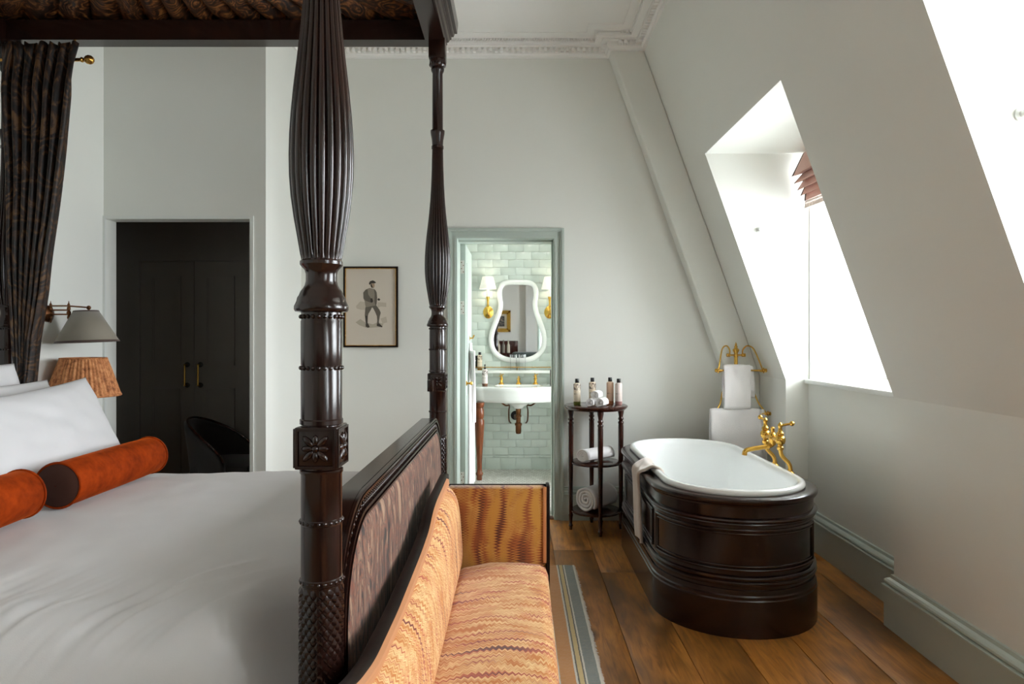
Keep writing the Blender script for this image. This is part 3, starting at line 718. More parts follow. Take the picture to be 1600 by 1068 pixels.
pillow('pillow', (-2.205, 2.69, .960), (.0, 1, -.02), (-.30, .02, .95), .80, .50, .15, 8.0, label='rearmost white pillow standing against the headboard by the curtain', category='pillow', group=G_)
def bolster(name, p0, p1, r, label):
    t = thing(name, ((p0[0]+p1[0])/2, (p0[1]+p1[1])/2, p0[2]-r), label, 'bolster', 'rust velvet bolsters')
    a, b = Vector(p0), Vector(p1); L = (b-a).length
    R = Matrix.Translation(a) @ (b-a).to_track_quat('Z', 'Y').to_matrix().to_4x4()
    m = MB(); pr = [(r*.97, .0), (r, .008), (r*1.01, L*.25), (r*1.02, L*.5), (r*1.01, L*.75), (r, L-.008), (r*.97, L)]
    m.lathe(pr, seg=40, caps=False, fr=lambda rr, z, an: rr*(1+.012*noise.noise((math.cos(an)*2, math.sin(an)*2, z*6)))); m.xf(R); m.build('cover', 'velvet', t, smooth=60)
    for z in (0, L):
        e = MB(); sg = -1 if z == 0 else 1
        e.lathe([(r*.965, z), (r*.9, z+sg*.006), (r*.5, z+sg*.012), (.002, z+sg*.013)], seg=40, caps=False).xf(R); e.build('end_cap', 'velvet_end', t, smooth=60)
        q = MB(); q.tube([R @ Vector((r*math.cos(2*PI*k/36), r*math.sin(2*PI*k/36), z)) for k in range(37)], .0045, 6, False); q.build('piping', 'velvet', t)
bolster('bolster_cushion', (-1.632, 2.425, .782), (-1.650, 3.06, .780), .080, 'rust velvet bolster lying whole in view with its dark round end showing')
bolster('bolster_cushion', (-1.640, 1.66, .782), (-1.668, 2.295, .782), .080, 'rust velvet bolster cut off by the left edge of the photo')

# curtain on a brass rod inside the tester
CYc = 3.175
RT = [(2.70, -2.035), (2.617, -2.055), (2.55, -2.062), (2.43, -2.072), (2.2, -2.095), (1.98, -2.125), (1.70, -2.165), (1.52, -2.19), (1.3, -2.235), (1.10, -2.255), (.7, -2.25)]
LT = [(2.70, -2.405), (2.45, -2.395), (1.98, -2.37), (1.45, -2.345), (1.15, -2.315), (.7, -2.33)]
RTs, LTs = sorted(RT), sorted(LT)
def curt(u, v):
    z = lerp(2.675, .70, v); xr, xl = interp(RTs, z), interp(LTs, z)
    amp = .030*smooth01((2.68-z)/.25)+.010; 
    x = lerp(xl, xr, u); ph = 2*PI*7*u+.7*math.sin(3*v+u*4)
    y = CYc-.0+amp*math.sin(ph)+.012*noise.noise((u*9, v*5, 1))
    if z > 2.60: y += .006*math.sin(u*90)
    return (x+.006*math.cos(ph), y, z+(.008*math.sin(u*60) if v < .02 else 0))
MB().grid(curt, 110, 60).build('bed_curtain', 'paisley_curtain', origin=(-2.25, CYc, .70), smooth=80, solid=.004, label='dark brown paisley bed curtain gathered at the bed head', category='curtain')
CYr = CYc+.047
rod = thing('curtain_rod', (-2.24, CYr, 2.617), 'brass curtain rod with ball finial under the bed canopy', 'curtain rod')
MB().tube([(-2.44, CYr, 2.617), (-2.052, CYr, 2.617)], .008, 10).build('rod', 'brass', rod)
MB().lathe([(.002, 0), (.012, 0), (.012, .005), (.007, .010), (.007, .014), (.013, .018), (.019, .026), (.0215, .036), (.019, .047), (.012, .055), (.002, .059)], -2.056, CYr, 2.617, 18, axis='x').build('finial', 'brass', rod)
MB().tube([(-2.10, CYr, 2.617), (-2.10, CYr+.01, 2.66), (-2.10, CYr+.02, 2.716)], .005, 8).build('bracket', 'brass', rod)

# ------------------------------------------------------------------ bedside
ns = thing('bedside_table', (-2.33, 3.75, 0), 'small dark wooden bedside table behind the pillows', 'bedside table')
MB().box(-2.53, -2.12, 3.50, 4.02, .62, .65, .006).build('top', 'mahogany', ns)
MB().box(-2.51, -2.15, 3.53, 3.99, .46, .62, .004).build('body', 'mahogany', ns)
dwr = MB().box(-2.151, -2.138, 3.55, 3.97, .48, .60, .003).build('drawer', 'mahogany', ns); MB().lathe([(.002, 0), (.008, 0), (.006, .01), (.014, .02), (.002, .026)], -2.138, 3.76, .54, 12, axis='x').build('knob', 'brass', dwr)
for (a, b) in ((-2.49, 3.55), (-2.17, 3.55), (-2.49, 3.97), (-2.17, 3.97)): MB().lathe([(.014, 0), (.018, .1), (.022, .46)], a, b, 0, 12).build('leg', 'mahogany', ns)
tl = thing('table_lamp', (-2.375, 3.74, .65), 'table lamp with rust pleated fabric shade behind the pillows', 'lamp')
lx, ly = -2.375, 3.74
MB().lathe([(.07, .65), (.07, .665), (.03, .68), (.045, .74), (.055, .80), (.04, .87), (.018, .92), (.012, .96), (.012, 1.06)], lx, ly, 0, 24).build('base', 'bronze', tl)
npl = 46
def pl(r, z, a): return r*(1+.018*math.sin(npl*a)+.012*math.sin(npl*.5*a+1.3))
sh = MB(); 
sh.lathe([(.176, .992), (.168, 1.01), (.150, 1.07), (.131, 1.13), (.112, 1.185), (.110, 1.193)], lx, ly, 0, npl*8, False, pl)
shd = sh.build('lamp_shade', 'pleat', tl, smooth=80, solid=.002)
b1 = MB(); b1.tube([(lx+.111*math.cos(2*PI*k/48), ly+.111*math.sin(2*PI*k/48), 1.193) for k in range(49)], .004, 6, False)
b1.build('braid', 'pleat', shd); b1 = MB(); b1.tube([(lx+.178*math.cos(2*PI*k/48), ly+.178*math.sin(2*PI*k/48), .990) for k in range(49)], .006, 6, False); b1.build('braid', 'pleat', shd)
rg = MB(); rg.tube([(lx-.11, ly, 1.185), (lx+.11, ly, 1.185)], .003, 6); rg.tube([(lx, ly, 1.06), (lx, ly, 1.185)], .006, 8); rg.build('shade_carrier', 'brass', tl)
wl = thing('wall_lamp', (LX, 3.70, 1.42), 'swing-arm wall reading lamp with grey cone shade above the bed', 'lamp')
wy = 3.70; q0 = -2.43
MB().lathe([(.003, 0), (.045, 0), (.045, .012), (.030, .02), (.012, .03), (.003, .03)], LX, wy, 1.435, 20, axis='x').build('wall_plate', 'bronze', wl)
def column(xc, name, z0=1.385, z1=1.505):
    m = MB(); m.lathe([(.001, z0), (.004, z0+.004), (.006, z0+.012), (.003, z0+.018), (.008, z0+.026), (.008, z0+.034), (.0055, z0+.04), (.0105, z0+.048), (.0105, z0+.060), (.006, z0+.066), (.009, z0+.074), (.009, z0+.084), (.005, z0+.09), (.007, z0+.100), (.003, z0+.108), (.001, z1)], xc, wy, 0, 12); m.build(name, 'bronze', wl)
column(-2.528, 'pivot'); column(q0-.0, 'pivot')
ar = MB()
for z in (1.478, 1.455, 1.432): ar.tube([(-2.528, wy, z), (q0, wy, z)], .0042, 8)
ar.build('arm', 'bronze', wl)
a2 = MB(); a2.tube([(q0, wy, 1.477), (q0+.095, wy, 1.470)], .0042, 8); a2.sphere(q0+.108, wy, 1.468, .0115); a2.tube([(q0+.108, wy, 1.468), (q0+.108, wy, 1.44)], .005, 8); a2.build('swing_arm', 'bronze', wl)
cx_ = -2.333
sh = MB().lathe([(.152, 1.281), (.058, 1.452)], cx_, wy, 0, 48, False)
T_ = Matrix.Translation((cx_, wy, 1.37)) @ Matrix.Rotation(-.045, 4, 'Y') @ Matrix.Translation((-cx_, -wy, -1.37)); sh.xf(T_)
ws = sh.build('lamp_shade', 'shade_grey', wl, solid=.002)
bt = MB().lathe([(.1535, 1.2805), (.1495, 1.290), (.147, 1.290), (.151, 1.2805)], cx_, wy, 0, 48, False); bt.xf(T_); bt.build('braid', 'shade_trim', ws); bt = MB(); bt.lathe([(.0595, 1.4525), (.0635, 1.446), (.061, 1.445), (.057, 1.4525)], cx_, wy, 0, 48, False); bt.xf(T_); bt.build('braid', 'shade_trim', ws)
cr_ = MB()
for k in range(3): cr_.tube([(cx_, wy, 1.44), (cx_+.057*math.cos(2.1*k), wy+.057*math.sin(2.1*k), 1.450)], .0025, 6)
cr_.tube([(q0+.108, wy, 1.445), (cx_, wy, 1.44), (cx_, wy, 1.36)], .008, 8); cr_.build('lamp_holder', 'bronze', wl)

# dressing chair and table in the dark passage
ch = thing('armchair', (-2.03, 4.80, 0), 'dark armchair in the unlit passage beyond the bed', 'chair')
pts = []
def chb(u, v):
    # back and arm swept from the back post round to the low front
    a = lerp(-PI*.5, PI*.5, u); prof = math.cos(a)
    x = -1.945-.30*math.cos(a); y = 4.80+.27*math.sin(a)
    topz = .46+.27*prof**.7 if prof > 0 else .46
    xo = -.05*v*prof
    return (x+xo, y, lerp(.36, topz, v))
M['chair_dark'] = cloth('near_black_upholstery', c(34, 30, 29), .7, .2)
bk = MB().grid(chb, 40, 8).build('backrest', 'chair_dark', ch, solid=.045, smooth=60)
pp = MB(); pp.tube([Vector(chb(i/40, 1))+Vector((0, 0, .012)) for i in range(41)], .008, 6); pp.build('piping', 'table_wood', bk)
MB().box(-2.20, -1.80, 4.56, 5.04, .34, .45, .03).build('seat', 'chair_dark', ch)
for (a, b) in ((-2.16, 4.58), (-1.83, 4.58), (-2.16, 5.02), (-1.83, 5.02)): MB().lathe([(.012, 0), (.02, .34)], a, b, 0, 10).build('leg', 'ebony', ch)
dtb = thing('dressing_table', (-1.80, 4.80, 0), 'dark dressing table edge at the right of the unlit passage', 'table')
MB().box(-1.965, -1.665, 5.055, 5.165, .755, .79, .005).build('top', 'ebony', dtb)
for (a, b) in ((-1.945, 5.075), (-1.69, 5.075), (-1.945, 5.145), (-1.69, 5.145)): MB().lathe([(.010, 0), (.014, .3), (.02, .5), (.012, .56), (.02, .60), (.02, .755)], a, b, 0, 12).build('leg', 'ebony', dtb)

# framed print on the far wall
pic = thing('framed_print', (-1.05, 4.89, 1.237), 'thin dark frame with sepia print of a standing man in flat cap', 'picture')
s_ = .1498/217.8
def pxy(u, v): return ((520+u*.1498-808)/217.8, 1.31+(526-(400+v*.1498))/217.8)
x0, z1 = pxy(116, 110); x1, z0 = pxy(682, 950)
fr = MB(); w = .0125
fr.box(x0, x0+w, 4.878, 4.8995, z0, z1); fr.box(x1-w, x1, 4.878, 4.8995, z0, z1); fr.box(x0+w, x1-w, 4.878, 4.8995, z0, z0+w); fr.box(x0+w, x1-w, 4.878, 4.8995, z1-w, z1)
fr.build('frame', 'ebony', pic, smooth=0)
sl = MB(); 
for (a, b, d, e) in ((x0+w, x0+w+.004, z0+w, z1-w), (x1-w-.004, x1-w, z0+w, z1-w), (x0+w, x1-w, z0+w, z0+w+.004), (x0+w, x1-w, z1-w-.004, z1-w)): sl.box(a, b, 4.880, 4.8905, d, e)
sl.build('gilt_slip', 'brass', pic, smooth=0)
MB().box(x0+.01, x1-.01, 4.889, 4.8995, z0+.01, z1-.01).build('print_paper', 'paper', pic, smooth=0)
fig = MB(); mats_ = ['wash', 'wash2', 'ink_light', 'ink_mid', 'ink_dark', 'ink_face']; lay = [0]
def poly(mi, P):
    fig.cur = mi; lay[0] += 1; k = [pxy(*p) for p in P]
    fig.add([(x, 4.8889-lay[0]*.00004, z) for x, z in k], [tuple(range(len(k)))])
poly(0, [(245, 520), (290, 470), (340, 480), (340, 560), (300, 560), (250, 545)]); poly(0, [(470, 480), (560, 485), (560, 530), (500, 525), (470, 540)])
poly(1, [(240, 690), (290, 655), (340, 690), (420, 710), (470, 690), (530, 705), (520, 740), (420, 745), (360, 750), (280, 720)]); poly(0, [(500, 650), (560, 630), (570, 690), (520, 705)])
poly(2, [(345, 350), (385, 332), (440, 345), (462, 380), (465, 430), (455, 520), (420, 540), (345, 535), (335, 470), (322, 440), (322, 385)])      # jacket
poly(3, [(345, 350), (365, 345), (372, 400), (400, 440), (415, 480), (400, 485), (345, 465), (322, 440), (320, 380)])                                 # bent arm
poly(3, [(432, 345), (452, 360), (466, 430), (460, 500), (448, 520), (436, 470), (440, 400)])
poly(4, [(395, 440), (415, 440), (424, 470), (410, 488), (396, 475)])
poly(3, [(342, 535), (415, 520), (400, 560), (375, 600), (368, 625), (336, 622)]); poly(3, [(412, 520), (458, 515), (490, 560), (503, 590), (495, 620), (460, 622), (448, 590)])
poly(4, [(338, 622), (368, 622), (366, 700), (352, 710), (346, 690)]); poly(3, [(462, 620), (495, 615), (484, 680), (486, 705), (462, 715), (466, 670)])
poly(4, [(346, 705), (370, 700), (388, 738), (372, 746), (346, 735)]); poly(4, [(462, 708), (486, 700), (520, 732), (516, 742), (462, 728)])
poly(5, [(398, 290), (436, 285), (440, 310), (432, 332), (404, 330), (394, 310)]); poly(4, [(396, 296), (404, 325), (424, 334), (414, 312), (408, 292)])
poly(4, [(380, 282), (392, 262), (420, 253), (440, 262), (455, 278), (440, 284), (410, 286), (384, 300)]); poly(4, [(468, 446), (482, 438), (500, 452), (486, 466), (470, 460)])
fig.build('print_drawing', mats_, pic, smooth=0, recalc=False)

# ------------------------------------------------------------------ settee at the foot of the bed
st = thing('settee', (-.09, 1.68, 0), 'narrow settee in orange flame-stitch fabric at the foot of the bed', 'settee')
SY0, SY1 = .72, 2.625
CR = [(SY0, .765), (.95, .765), (1.06, .758), (1.16, .722), (1.30, .695), (1.55, .688), (1.92, .700), (2.10, .715), (2.20, .748), (2.30, .760), (2.45, .763), (2.72, .770)]
def crest(y): return sum(interp(CR, y+d) for d in (-.04, -.02, 0, .02, .04))/5
rings = []; n = 70
rail = MB()
for k in range(n+1):
    y = lerp(SY0-.06, SY1+.075, k/n); z = crest(y); x_ = -.304
    rings.append([(x_, y, .26), (x_, y, z-.004), (x_+.004, y, z), (x_+.030, y, z), (x_+.034, y, z-.004), (x_+.034, y, .26)])
rail.loft(rings, True, True, True).build('back_frame', 'ebony', st, smooth=50)
def backf(u, v):
    y = lerp(SY0+.002, SY1-.002, u); zt = crest(y)-.022; z = lerp(.40, zt, v)
    e = (max(0, 1-(2*v-1)**4))**.5
    x_ = -.268+.072*e*(1-.30*v)-.004*v
    if v <= 0: x_ = -.268
    eu = min(1, min(u, 1-u)/.025); x_ = -.268+(x_+.268)*smooth01(eu)**.5
    return (x_, y, z)
bk = MB().grid(backf, 90, 26).build('back_cushion', 'flame_seat', st, smooth=80)
pp = MB(); pp.tube([(-.266, lerp(SY0, SY1, k/80), crest(lerp(SY0, SY1, k/80))-.020) for k in range(81)], .006, 6); pp.build('piping', 'piping', bk)
bd_ = MB()
rings = []
for k in range(n+1):
    y = lerp(SY0, SY1, k/n); z = crest(y); rings.append([(-.271, y, z-.001), (-.262, y, z-.006), (-.262, y, z-.020), (-.271, y, z-.024)])
bd_.loft(rings, True, True, True).build('gimp_border', 'piping', bk)
def seatf(u, v):
    y = lerp(SY0, SY1, v); a = u
    P = [(-.25, .41), (-.2, .438), (-.10, .455), (.02, .456), (.085, .448), (.108, .434), (.117, .41), (.119, .36), (.119, .30)]
    k = a*(len(P)-1); i = min(int(k), len(P)-2); f = k-i
    x_, z = lerp(P[i][0], P[i+1][0], f), lerp(P[i][1], P[i+1][1], f)
    ev = min(1, min(v, 1-v)/.02); z -= .018*(1-smooth01(ev)); z += .004*noise.noise((x_*6, y*3, 0))
    return (x_-(.008*(2.625-y)), y, z)
MB().grid(seatf, 40, 90).build('seat', 'flame_seat', st, smooth=80)
MB().box(-.30, .108, SY0, SY1, .20, .31, .004).build('seat_rail', 'ebony', st)
for (a, b, inn) in ((SY1, SY1+.075, SY1), (SY0-.06, SY0, SY0)):
    MB().box(-.272, .113, a+.006, b-.006, .20, .728, .012).build('arm', 'flame_arm', st)
    e = MB(); e.box(.113, .126, a, b, .10, .736, .003); e.box(-.272, .126, b-.012, b, .20, .73, .002) if a > 1 else e.box(-.272, .126, a, a+.012, .20, .73, .002)
    e.build('arm_frame', 'ebony', st)
    g = MB().box(.100, .113, (a+.001) if a > 1 else b-.006, (a+.008) if a > 1 else b-.001, .44, .732, .001).build('gimp_border', 'piping', st)
for (a, b) in ((-.285, SY0-.03), (.10, SY0-.03), (-.285, SY1+.03), (.10, SY1+.03), (.09, 1.68)): MB().lathe([(.012, .0138), (.016, .06), (.02, .2), (.02, .21)], a, b, 0, 12).build('leg', 'ebony', st)

# rug
rg = thing('striped_rug', (.33, 2.0, 0), 'striped rug in gold, blue and cream lying beside the settee', 'rug')
def rugf(u, v):
    x_ = lerp(-2.1, .325, u)+(.004*noise.noise((0, v*40, 1)) if u > .99 else 0); y = lerp(-.6, 3.89, v); return (x_, y, .0105+.0025*noise.noise((x_*9, y*9, 0)))
rm = MB().grid(rugf, 90, 160); rm.box(-2.1, .322, -.6, 3.888, .001, .008)
rm.build('pile', 'rug', rg, smooth=80)
fr_ = MB()
for k in range(420):
    y = -.59+k*.01066; xx = .322; L_ = random.uniform(.008, .016); fr_.add([(xx, y, .006), (xx, y+.008, .006), (xx+L_, y+.006, .003), (xx+L_, y+.001, .003), (xx, y, .011), (xx, y+.008, .011)], [(0, 1, 2, 3), (4, 5, 2, 3)])
fr_.build('fringe', 'mat', rg, smooth=0, kind='stuff')

# ------------------------------------------------------------------ bath in a panelled mahogany surround
TX, TY0, TY1, TR = 1.045, 3.345, 4.250, .374
def stad(d, z, ns=30, nl=14):
    r = TR+d; P = []
    for k in range(ns+1): a = PI+PI*k/ns; P.append((TX+r*math.cos(a), TY0+r*math.sin(a), z))
    for k in range(1, nl): P.append((TX+r, lerp(TY0, TY1, k/nl), z))
    for k in range(ns+1): a = PI*k/ns; P.append((TX+r*math.cos(a), TY1+r*math.sin(a), z))
    for k in range(1, nl): P.append((TX-r, lerp(TY1, TY0, k/nl), z))
    return P
def band(prof): return MB().loft([stad(d, z) for d, z in prof])
tub = thing('bathtub', (TX, 3.85, 0), 'white enamel bathtub set in a dark panelled oval wooden surround', 'bathtub')
sr = band([(.0, .02), (.0, .565)]).build('surround', 'tub_wood', tub, smooth=40)
band([(.0, .0), (.017, .0), (.017, .160), (.014, .166), (.014, .178), (.009, .184), (.007, .205), (.0, .206)]).build('plinth', 'tub_wood', tub, smooth=25)
band([(0, .222), (.008, .223), (.014, .227), (.016, .235), (.014, .241), (.009, .244), (.011, .250), (.014, .256), (.012, .263), (.006, .267), (0, .268)]).build('lower_moulding', 'tub_wood', tub, smooth=35)
band([(0, .485), (.007, .486), (.010, .490), (.008, .495), (.013, .499), (.017, .506), (.015, .513), (.006, .517), (0, .518)]).build('upper_moulding', 'tub_wood', tub, smooth=35)
band([(0, .566), (.005, .566), (.007, .574), (.014, .578), (.018, .585), (.019, .592), (.017, .600), (.012, .604), (.004, .606), (-.075, .606), (-.075, .58)]).build('wood_rim', 'tub_wood', tub, smooth=35)
band([(-.040, .604), (-.034, .610), (-.033, .618), (-.037, .627), (-.045, .632), (-.056, .632), (-.066, .627), (-.073, .616), (-.077, .600), (-.082, .55), (-.086, .46), (-.100, .36), (-.120, .26), (-.145, .205), (-.18, .180), (-.235, .170), (-.35, .168)]).build('enamel_basin', 'enamel', tub, smooth=60)
MB().lathe([(.002, .168), (.028, .168), (.028, .173), (.022, .174), (.002, .171)], TX, 4.2, .001, 20).build('drain', 'brass', tub)
# raised panel mouldings
def arcpos(s, z, e):
    # s runs along the surround: negative = left flat side going back, 0..PI*TR the near arc
    r = TR+e
    if s < 0: return (TX-r, TY0-s, z)
    a = PI+s/TR
    if s <= PI*TR: return (TX+r*math.cos(a), TY0+r*math.sin(a), z)
    return (TX+r, TY0+(s-PI*TR), z)
def panel(s0, s1, z0=.292, z1=.464):
    mb = MB()
    for (ins, rad, e) in ((0, .0075, .0015), (.016, .0045, .001)):
        P = []
        a, b, y0, y1 = s0+ins, s1-ins, z0+ins, z1-ins; m = 34
        for k in range(m): P.append((lerp(a, b, k/m), y0))
        for k in range(6): P.append((b, lerp(y0, y1, k/6)))
        for k in range(m): P.append((lerp(b, a, k/m), y1))
        for k in range(6): P.append((a, lerp(y1, y0, k/6)))
        P.append(P[0]); mb.tube([arcpos(s, z, e) for s, z in P], rad, 8, False)
    mb.build('panel_moulding', 'tub_wood', sr)
panel(-.86, -.46); panel(-.40, -.02); panel(.05, .95); 

# bath mixer
tp_ = thing('bath_mixer_tap', (1.37, 3.61, .606), 'antique brass bath mixer tap on the right rim of the bathtub', 'tap')
def valve(y, name, lev):
    lg = MB(); lg.tube(bez([(1.400, y, .606), (1.400, y, .64), (1.390, y, .665), (1.358, y, .70), (1.349, y, .735)], 6), [.0105]*25, 12); lg.build('leg', 'gold', tp_)
    MB().lathe([(.002, .604), (.022, .606), (.022, .614), (.013, .622), (.013, .632), (.002, .632)], 1.400, y, 0, 18).build('foot_flange', 'gold', tp_)
    b = MB().lathe([(.004, .728), (.014, .730), (.017, .736), (.017, .746), (.013, .750), (.013, .758), (.022, .764), (.026, .776), (.026, .790), (.021, .800), (.014, .804), (.018, .808), (.018, .818), (.012, .824), (.009, .845), (.012, .850), (.012, .860), (.008, .866), (.003, .872)], 1.349, y, 0, 18).build('valve_body', 'gold', tp_)
    lv = MB(); e = Vector((1.349+lev[0], y+lev[1], .868+lev[2])); lv.tube([(1.349, y, .856), e], [.007, .0055], 10); lv.sphere(e.x, e.y, e.z, .013); lv.build('lever', 'gold', b)
valve(3.50, 'near', (.052, -.02, .0)); valve(3.71, 'far', (-.01, .05, .0))
br = MB(); br.tube([(1.349, 3.50, .777), (1.349, 3.71, .777)], .013, 12); br.lathe([(.004, .735), (.016, .74), (.018, .76), (.022, .777), (.018, .797), (.010, .806), (.010, .825), (.013, .83), (.004, .836)], 1.349, 3.605, 0, 16); br.build('body', 'gold', tp_)
sp = MB(); sp.tube(bez([(1.349, 3.605, .745), (1.325, 3.605, .733), (1.29, 3.605, .727), (1.225, 3.605, .716), (1.205, 3.605, .706), (1.200, 3.605, .686)], 6), [.014]*7+[.012]*18+[.013]*6, 12); sp.build('spout', 'gold', tp_)

# towel draped over the tub rim
def drape(path, wdir, wfun, nu=14, jitter=.004, seed=0):
    pts = bez(path, 8); L = len(pts); wd = Vector(wdir)
    def f(u, v):
        i = v*(L-1); k = min(int(i), L-2); p = pts[k].lerp(pts[k+1], i-k)
        a, b, off = wfun(v); w_ = lerp(a, b, u)
        q = p+wd*w_
        t_ = (pts[min(k+1, L-1)]-pts[k]).normalized(); nn = t_.cross(wd).normalized()
        return q+nn*(off*math.sin(u*PI)+jitter*noise.noise((u*4+seed, v*7, seed)))
    return MB().grid(f, nu, (L-1))
mt = drape([(.775, 3.66, .49), (.752, 3.66, .585), (.738, 3.66, .628), (.705, 3.66, .642), (.672, 3.66, .630), (.640, 3.66, .612), (.632, 3.66, .58), (.634, 3.66, .50), (.637, 3.64, .36), (.640, 3.62, .245)], (0, 1, 0),
           lambda v: (lerp(-.19, -.095, smooth01(v*1.3)), lerp(.13, .05, smooth01(v*1.3)), .012), 16, .006, 2)
mt.build('bath_mat_towel', 'mat', origin=(.64, 3.65, .245), smooth=80, solid=.014, label='cream cotton towel draped over the left rim of the bathtub', category='towel')

# ------------------------------------------------------------------ round side table with toiletries and towels
ax, ay = .537, 4.655
tb = thing('side_table', (ax, ay, 0), 'small round dark wood side table with two shelves beside the bathtub', 'table')
MB().lathe([(.002, .815), (.17, .815), (.196, .818), (.205, .826), (.210, .832), (.215, .838), (.215, .844), (.208, .848), (.198, .846), (.190, .849), (.002, .849)], ax, ay, 0, 48).build('top', 'table_wood', tb)
LEG = [(.010, 0), (.012, .02), (.016, .03), (.010, .04), (.013, .09), (.016, .10), (.013, .11), (.0135, .126), (.0145, .28), (.0175, .47), (.0185, .70), (.017, .715), (.020, .722), (.020, .730), (.012, .738), (.019, .748), (.019, .756), (.014, .762), (.016, .775), (.021, .80), (.022, .818)]
for k, (dx, dy) in enumerate(((-.172, -.01), (.01, -.172), (.172, .01), (-.01, .172))):
    MB().lathe(LEG, ax+dx, ay+dy, 0, 16, True, lambda r, z, a: r*(1-.10*abs(math.sin(4*a))*(1 if .13 < z < .70 else 0))).build('leg', 'table_wood', tb, smooth=50)
for z in (.455, .128):
    MB().lathe([(.002, z-.006), (.165, z-.006), (.172, z), (.172, z+.006), (.165, z+.010), (.002, z+.010)], ax, ay, 0, 40).build('shelf', 'table_wood', tb)
def rolled_towel(name, center, ang, R, L, label, group, mat='towel', sq=1.0):
    t_ = MB(); cx, cy, cz = center
    turns = 3.6; N = 96
    def f(u, v):
        th = u*turns*2*PI; r = R*(.10+.90*u); wob = 1+.05*noise.noise((math.cos(th)*1.5, math.sin(th)*1.5, u*2+R*60))
        e = (v-.5)*L*(1-.05*(1-u)) + .006*noise.noise((th*.7, v*3, R*50))
        return (e, r*wob*math.cos(th), sq*r*wob*math.sin(th))
    t_.grid(f, N, 10)
    t_.xf(Matrix.Translation((cx, cy, cz)) @ Matrix.Rotation(ang, 4, 'Z'))
    return t_.build(name, mat, origin=(cx, cy, cz-R*sq), smooth=80, solid=R/turns*.62, label=label, category='towel', group=group)
gt = 'rolled white towels on the side table'
rolled_towel('rolled_towel', (.535, 4.65, .513), .72, .052, .27, 'rolled white towel on the middle shelf of the side table', gt, sq=.82)
rolled_towel('rolled_towel', (.540, 4.66, .220), .85, .083, .26, 'large rolled white towel on the bottom shelf of the side table', gt)
gf = 'small rolled face cloths on the side table'
rolled_towel('face_cloth', (.493, 4.545, .876), 1.25, .0265, .10, 'small rolled white face cloth at the left foot of the pile', gf)
rolled_towel('face_cloth', (.566, 4.545, .877), 1.12, .0275, .11, 'small rolled white face cloth at the right foot of the pile', gf)
rolled_towel('face_cloth', (.530, 4.550, .926), 1.18, .0275, .11, 'small rolled white face cloth on top of the pile of three', gf)
def bottle(x_, y, z, m, label, group, h=.150, r=.0245, cap=True, pump=False):
    b = thing('toiletry_bottle', (x_, y, z), label, 'bottle', group)
    pr = [(r*.9, 0), (r, .004), (r, h*.90), (r*.92, h*.95), (r*.6, h*.985), (r*.42, h), (.002, h)]
    q = MB().lathe(pr, x_, y, z, 24); o = q.build('body', m, b)
    if pump:
        k = MB().lathe([(.010, h), (.010, h+.014), (.004, h+.016), (.004, h+.032), (.009, h+.034), (.009, h+.042), (.002, h+.044)], x_, y, z, 14); k.tube([(x_, y, z+h+.038), (x_-.0, y-.03, z+h+.034)], .004, 8); k.build('pump', 'black', b)
    else:
        MB().lathe([(.012, h-.003), (.0135, h), (.0135, h+.024), (.012, h+.026), (.002, h+.026)], x_, y, z, 18).build('cap', 'black', b)
gb = 'toiletry bottles on the side table'
bottle(.408, 4.65, .849, 'bot_green', 'cream bottle with black leaf print and green base, leftmost on side table', gb)
bottle(.522, 4.735, .849, 'bot_amber', 'cream leaf-print bottle standing behind the rolled face cloths', gb, .152)
bottle(.640, 4.70, .849, 'bot_peach', 'plain peach bottle, left one of the pair at the table right', gb, .156)
bottle(.693, 4.66, .849, 'bot_pink', 'plain pale pink bottle, rightmost on the side table', gb, .150)

# ------------------------------------------------------------------ brass towel stand
sxp, syp = 1.500, 4.68
ts = thing('towel_stand', (sxp, syp, 0), 'two-tier brass towel stand with scrolled arms behind the bathtub', 'towel stand')
MB().lathe([(.075, 0), (.075, .012), (.05, .02), (.02, .04), (.014, .06), (.0125, .10), (.0125, 1.17), (.016, 1.172), (.013, 1.18), (.013, 1.20), (.020, 1.212), (.023, 1.222), (.017, 1.228), (.009, 1.236), (.012, 1.244), (.006, 1.252), (.008, 1.258), (.003, 1.268), (.001, 1.275)], sxp, syp, 0, 18).build('pole', 'gold', ts)
def tier(zj, zr, hw, n_):
    m = MB(); m.tube([(sxp-.062, syp, zj), (sxp+.062, syp, zj)], .006, 8)
    for s in (-1, 1):
        m.lathe([(.002, -.012), (.012, -.012), (.013, -.004), (.010, 0), (.013, .004), (.012, .012), (.002, .012)], sxp+s*.052, syp, zj, 10, axis='x')
    m.build('cross_bar', 'gold', ts)
    for s in (-1, 1):
        p = bez([(sxp+s*.045, syp-.004, zj), (sxp+s*.045, syp-.006, zj+.035), (sxp+s*.070, syp-.02, zj+.064), (sxp+s*.105, syp-.04, zj+.045), (sxp+s*.13, syp-.075, zj-.03), (sxp+s*(hw-.012), syp-.10, zr-.0), (sxp+s*(hw-.03), syp-.105, zr-.006)], 7)
        MB().tube(p, .0048, 8).build('scroll_arm', 'gold', ts)
    r = MB(); r.tube([(sxp-hw, syp-.105, zr), (sxp+hw, syp-.105, zr)], .006, 8); rr = r.build('rail', 'gold', ts)
    for s in (-1, 1):
        k = MB(); k.lathe([(.002, -.016), (.010, -.014), (.013, -.006), (.009, 0), (.014, .006), (.012, .014), (.002, .018)], sxp+s*hw, syp-.105, zr, 10, axis='x' if s > 0 else '-x')
        for a in range(4): k.sphere(sxp+s*(hw-.005), syp-.105+.014*math.cos(a*PI/2), zr+.014*math.sin(a*PI/2), .005, seg=6)
        k.build('finial', 'gold', rr)
tier(1.185, 1.085, .158, 0); tier(.892, .796, .185, 1)
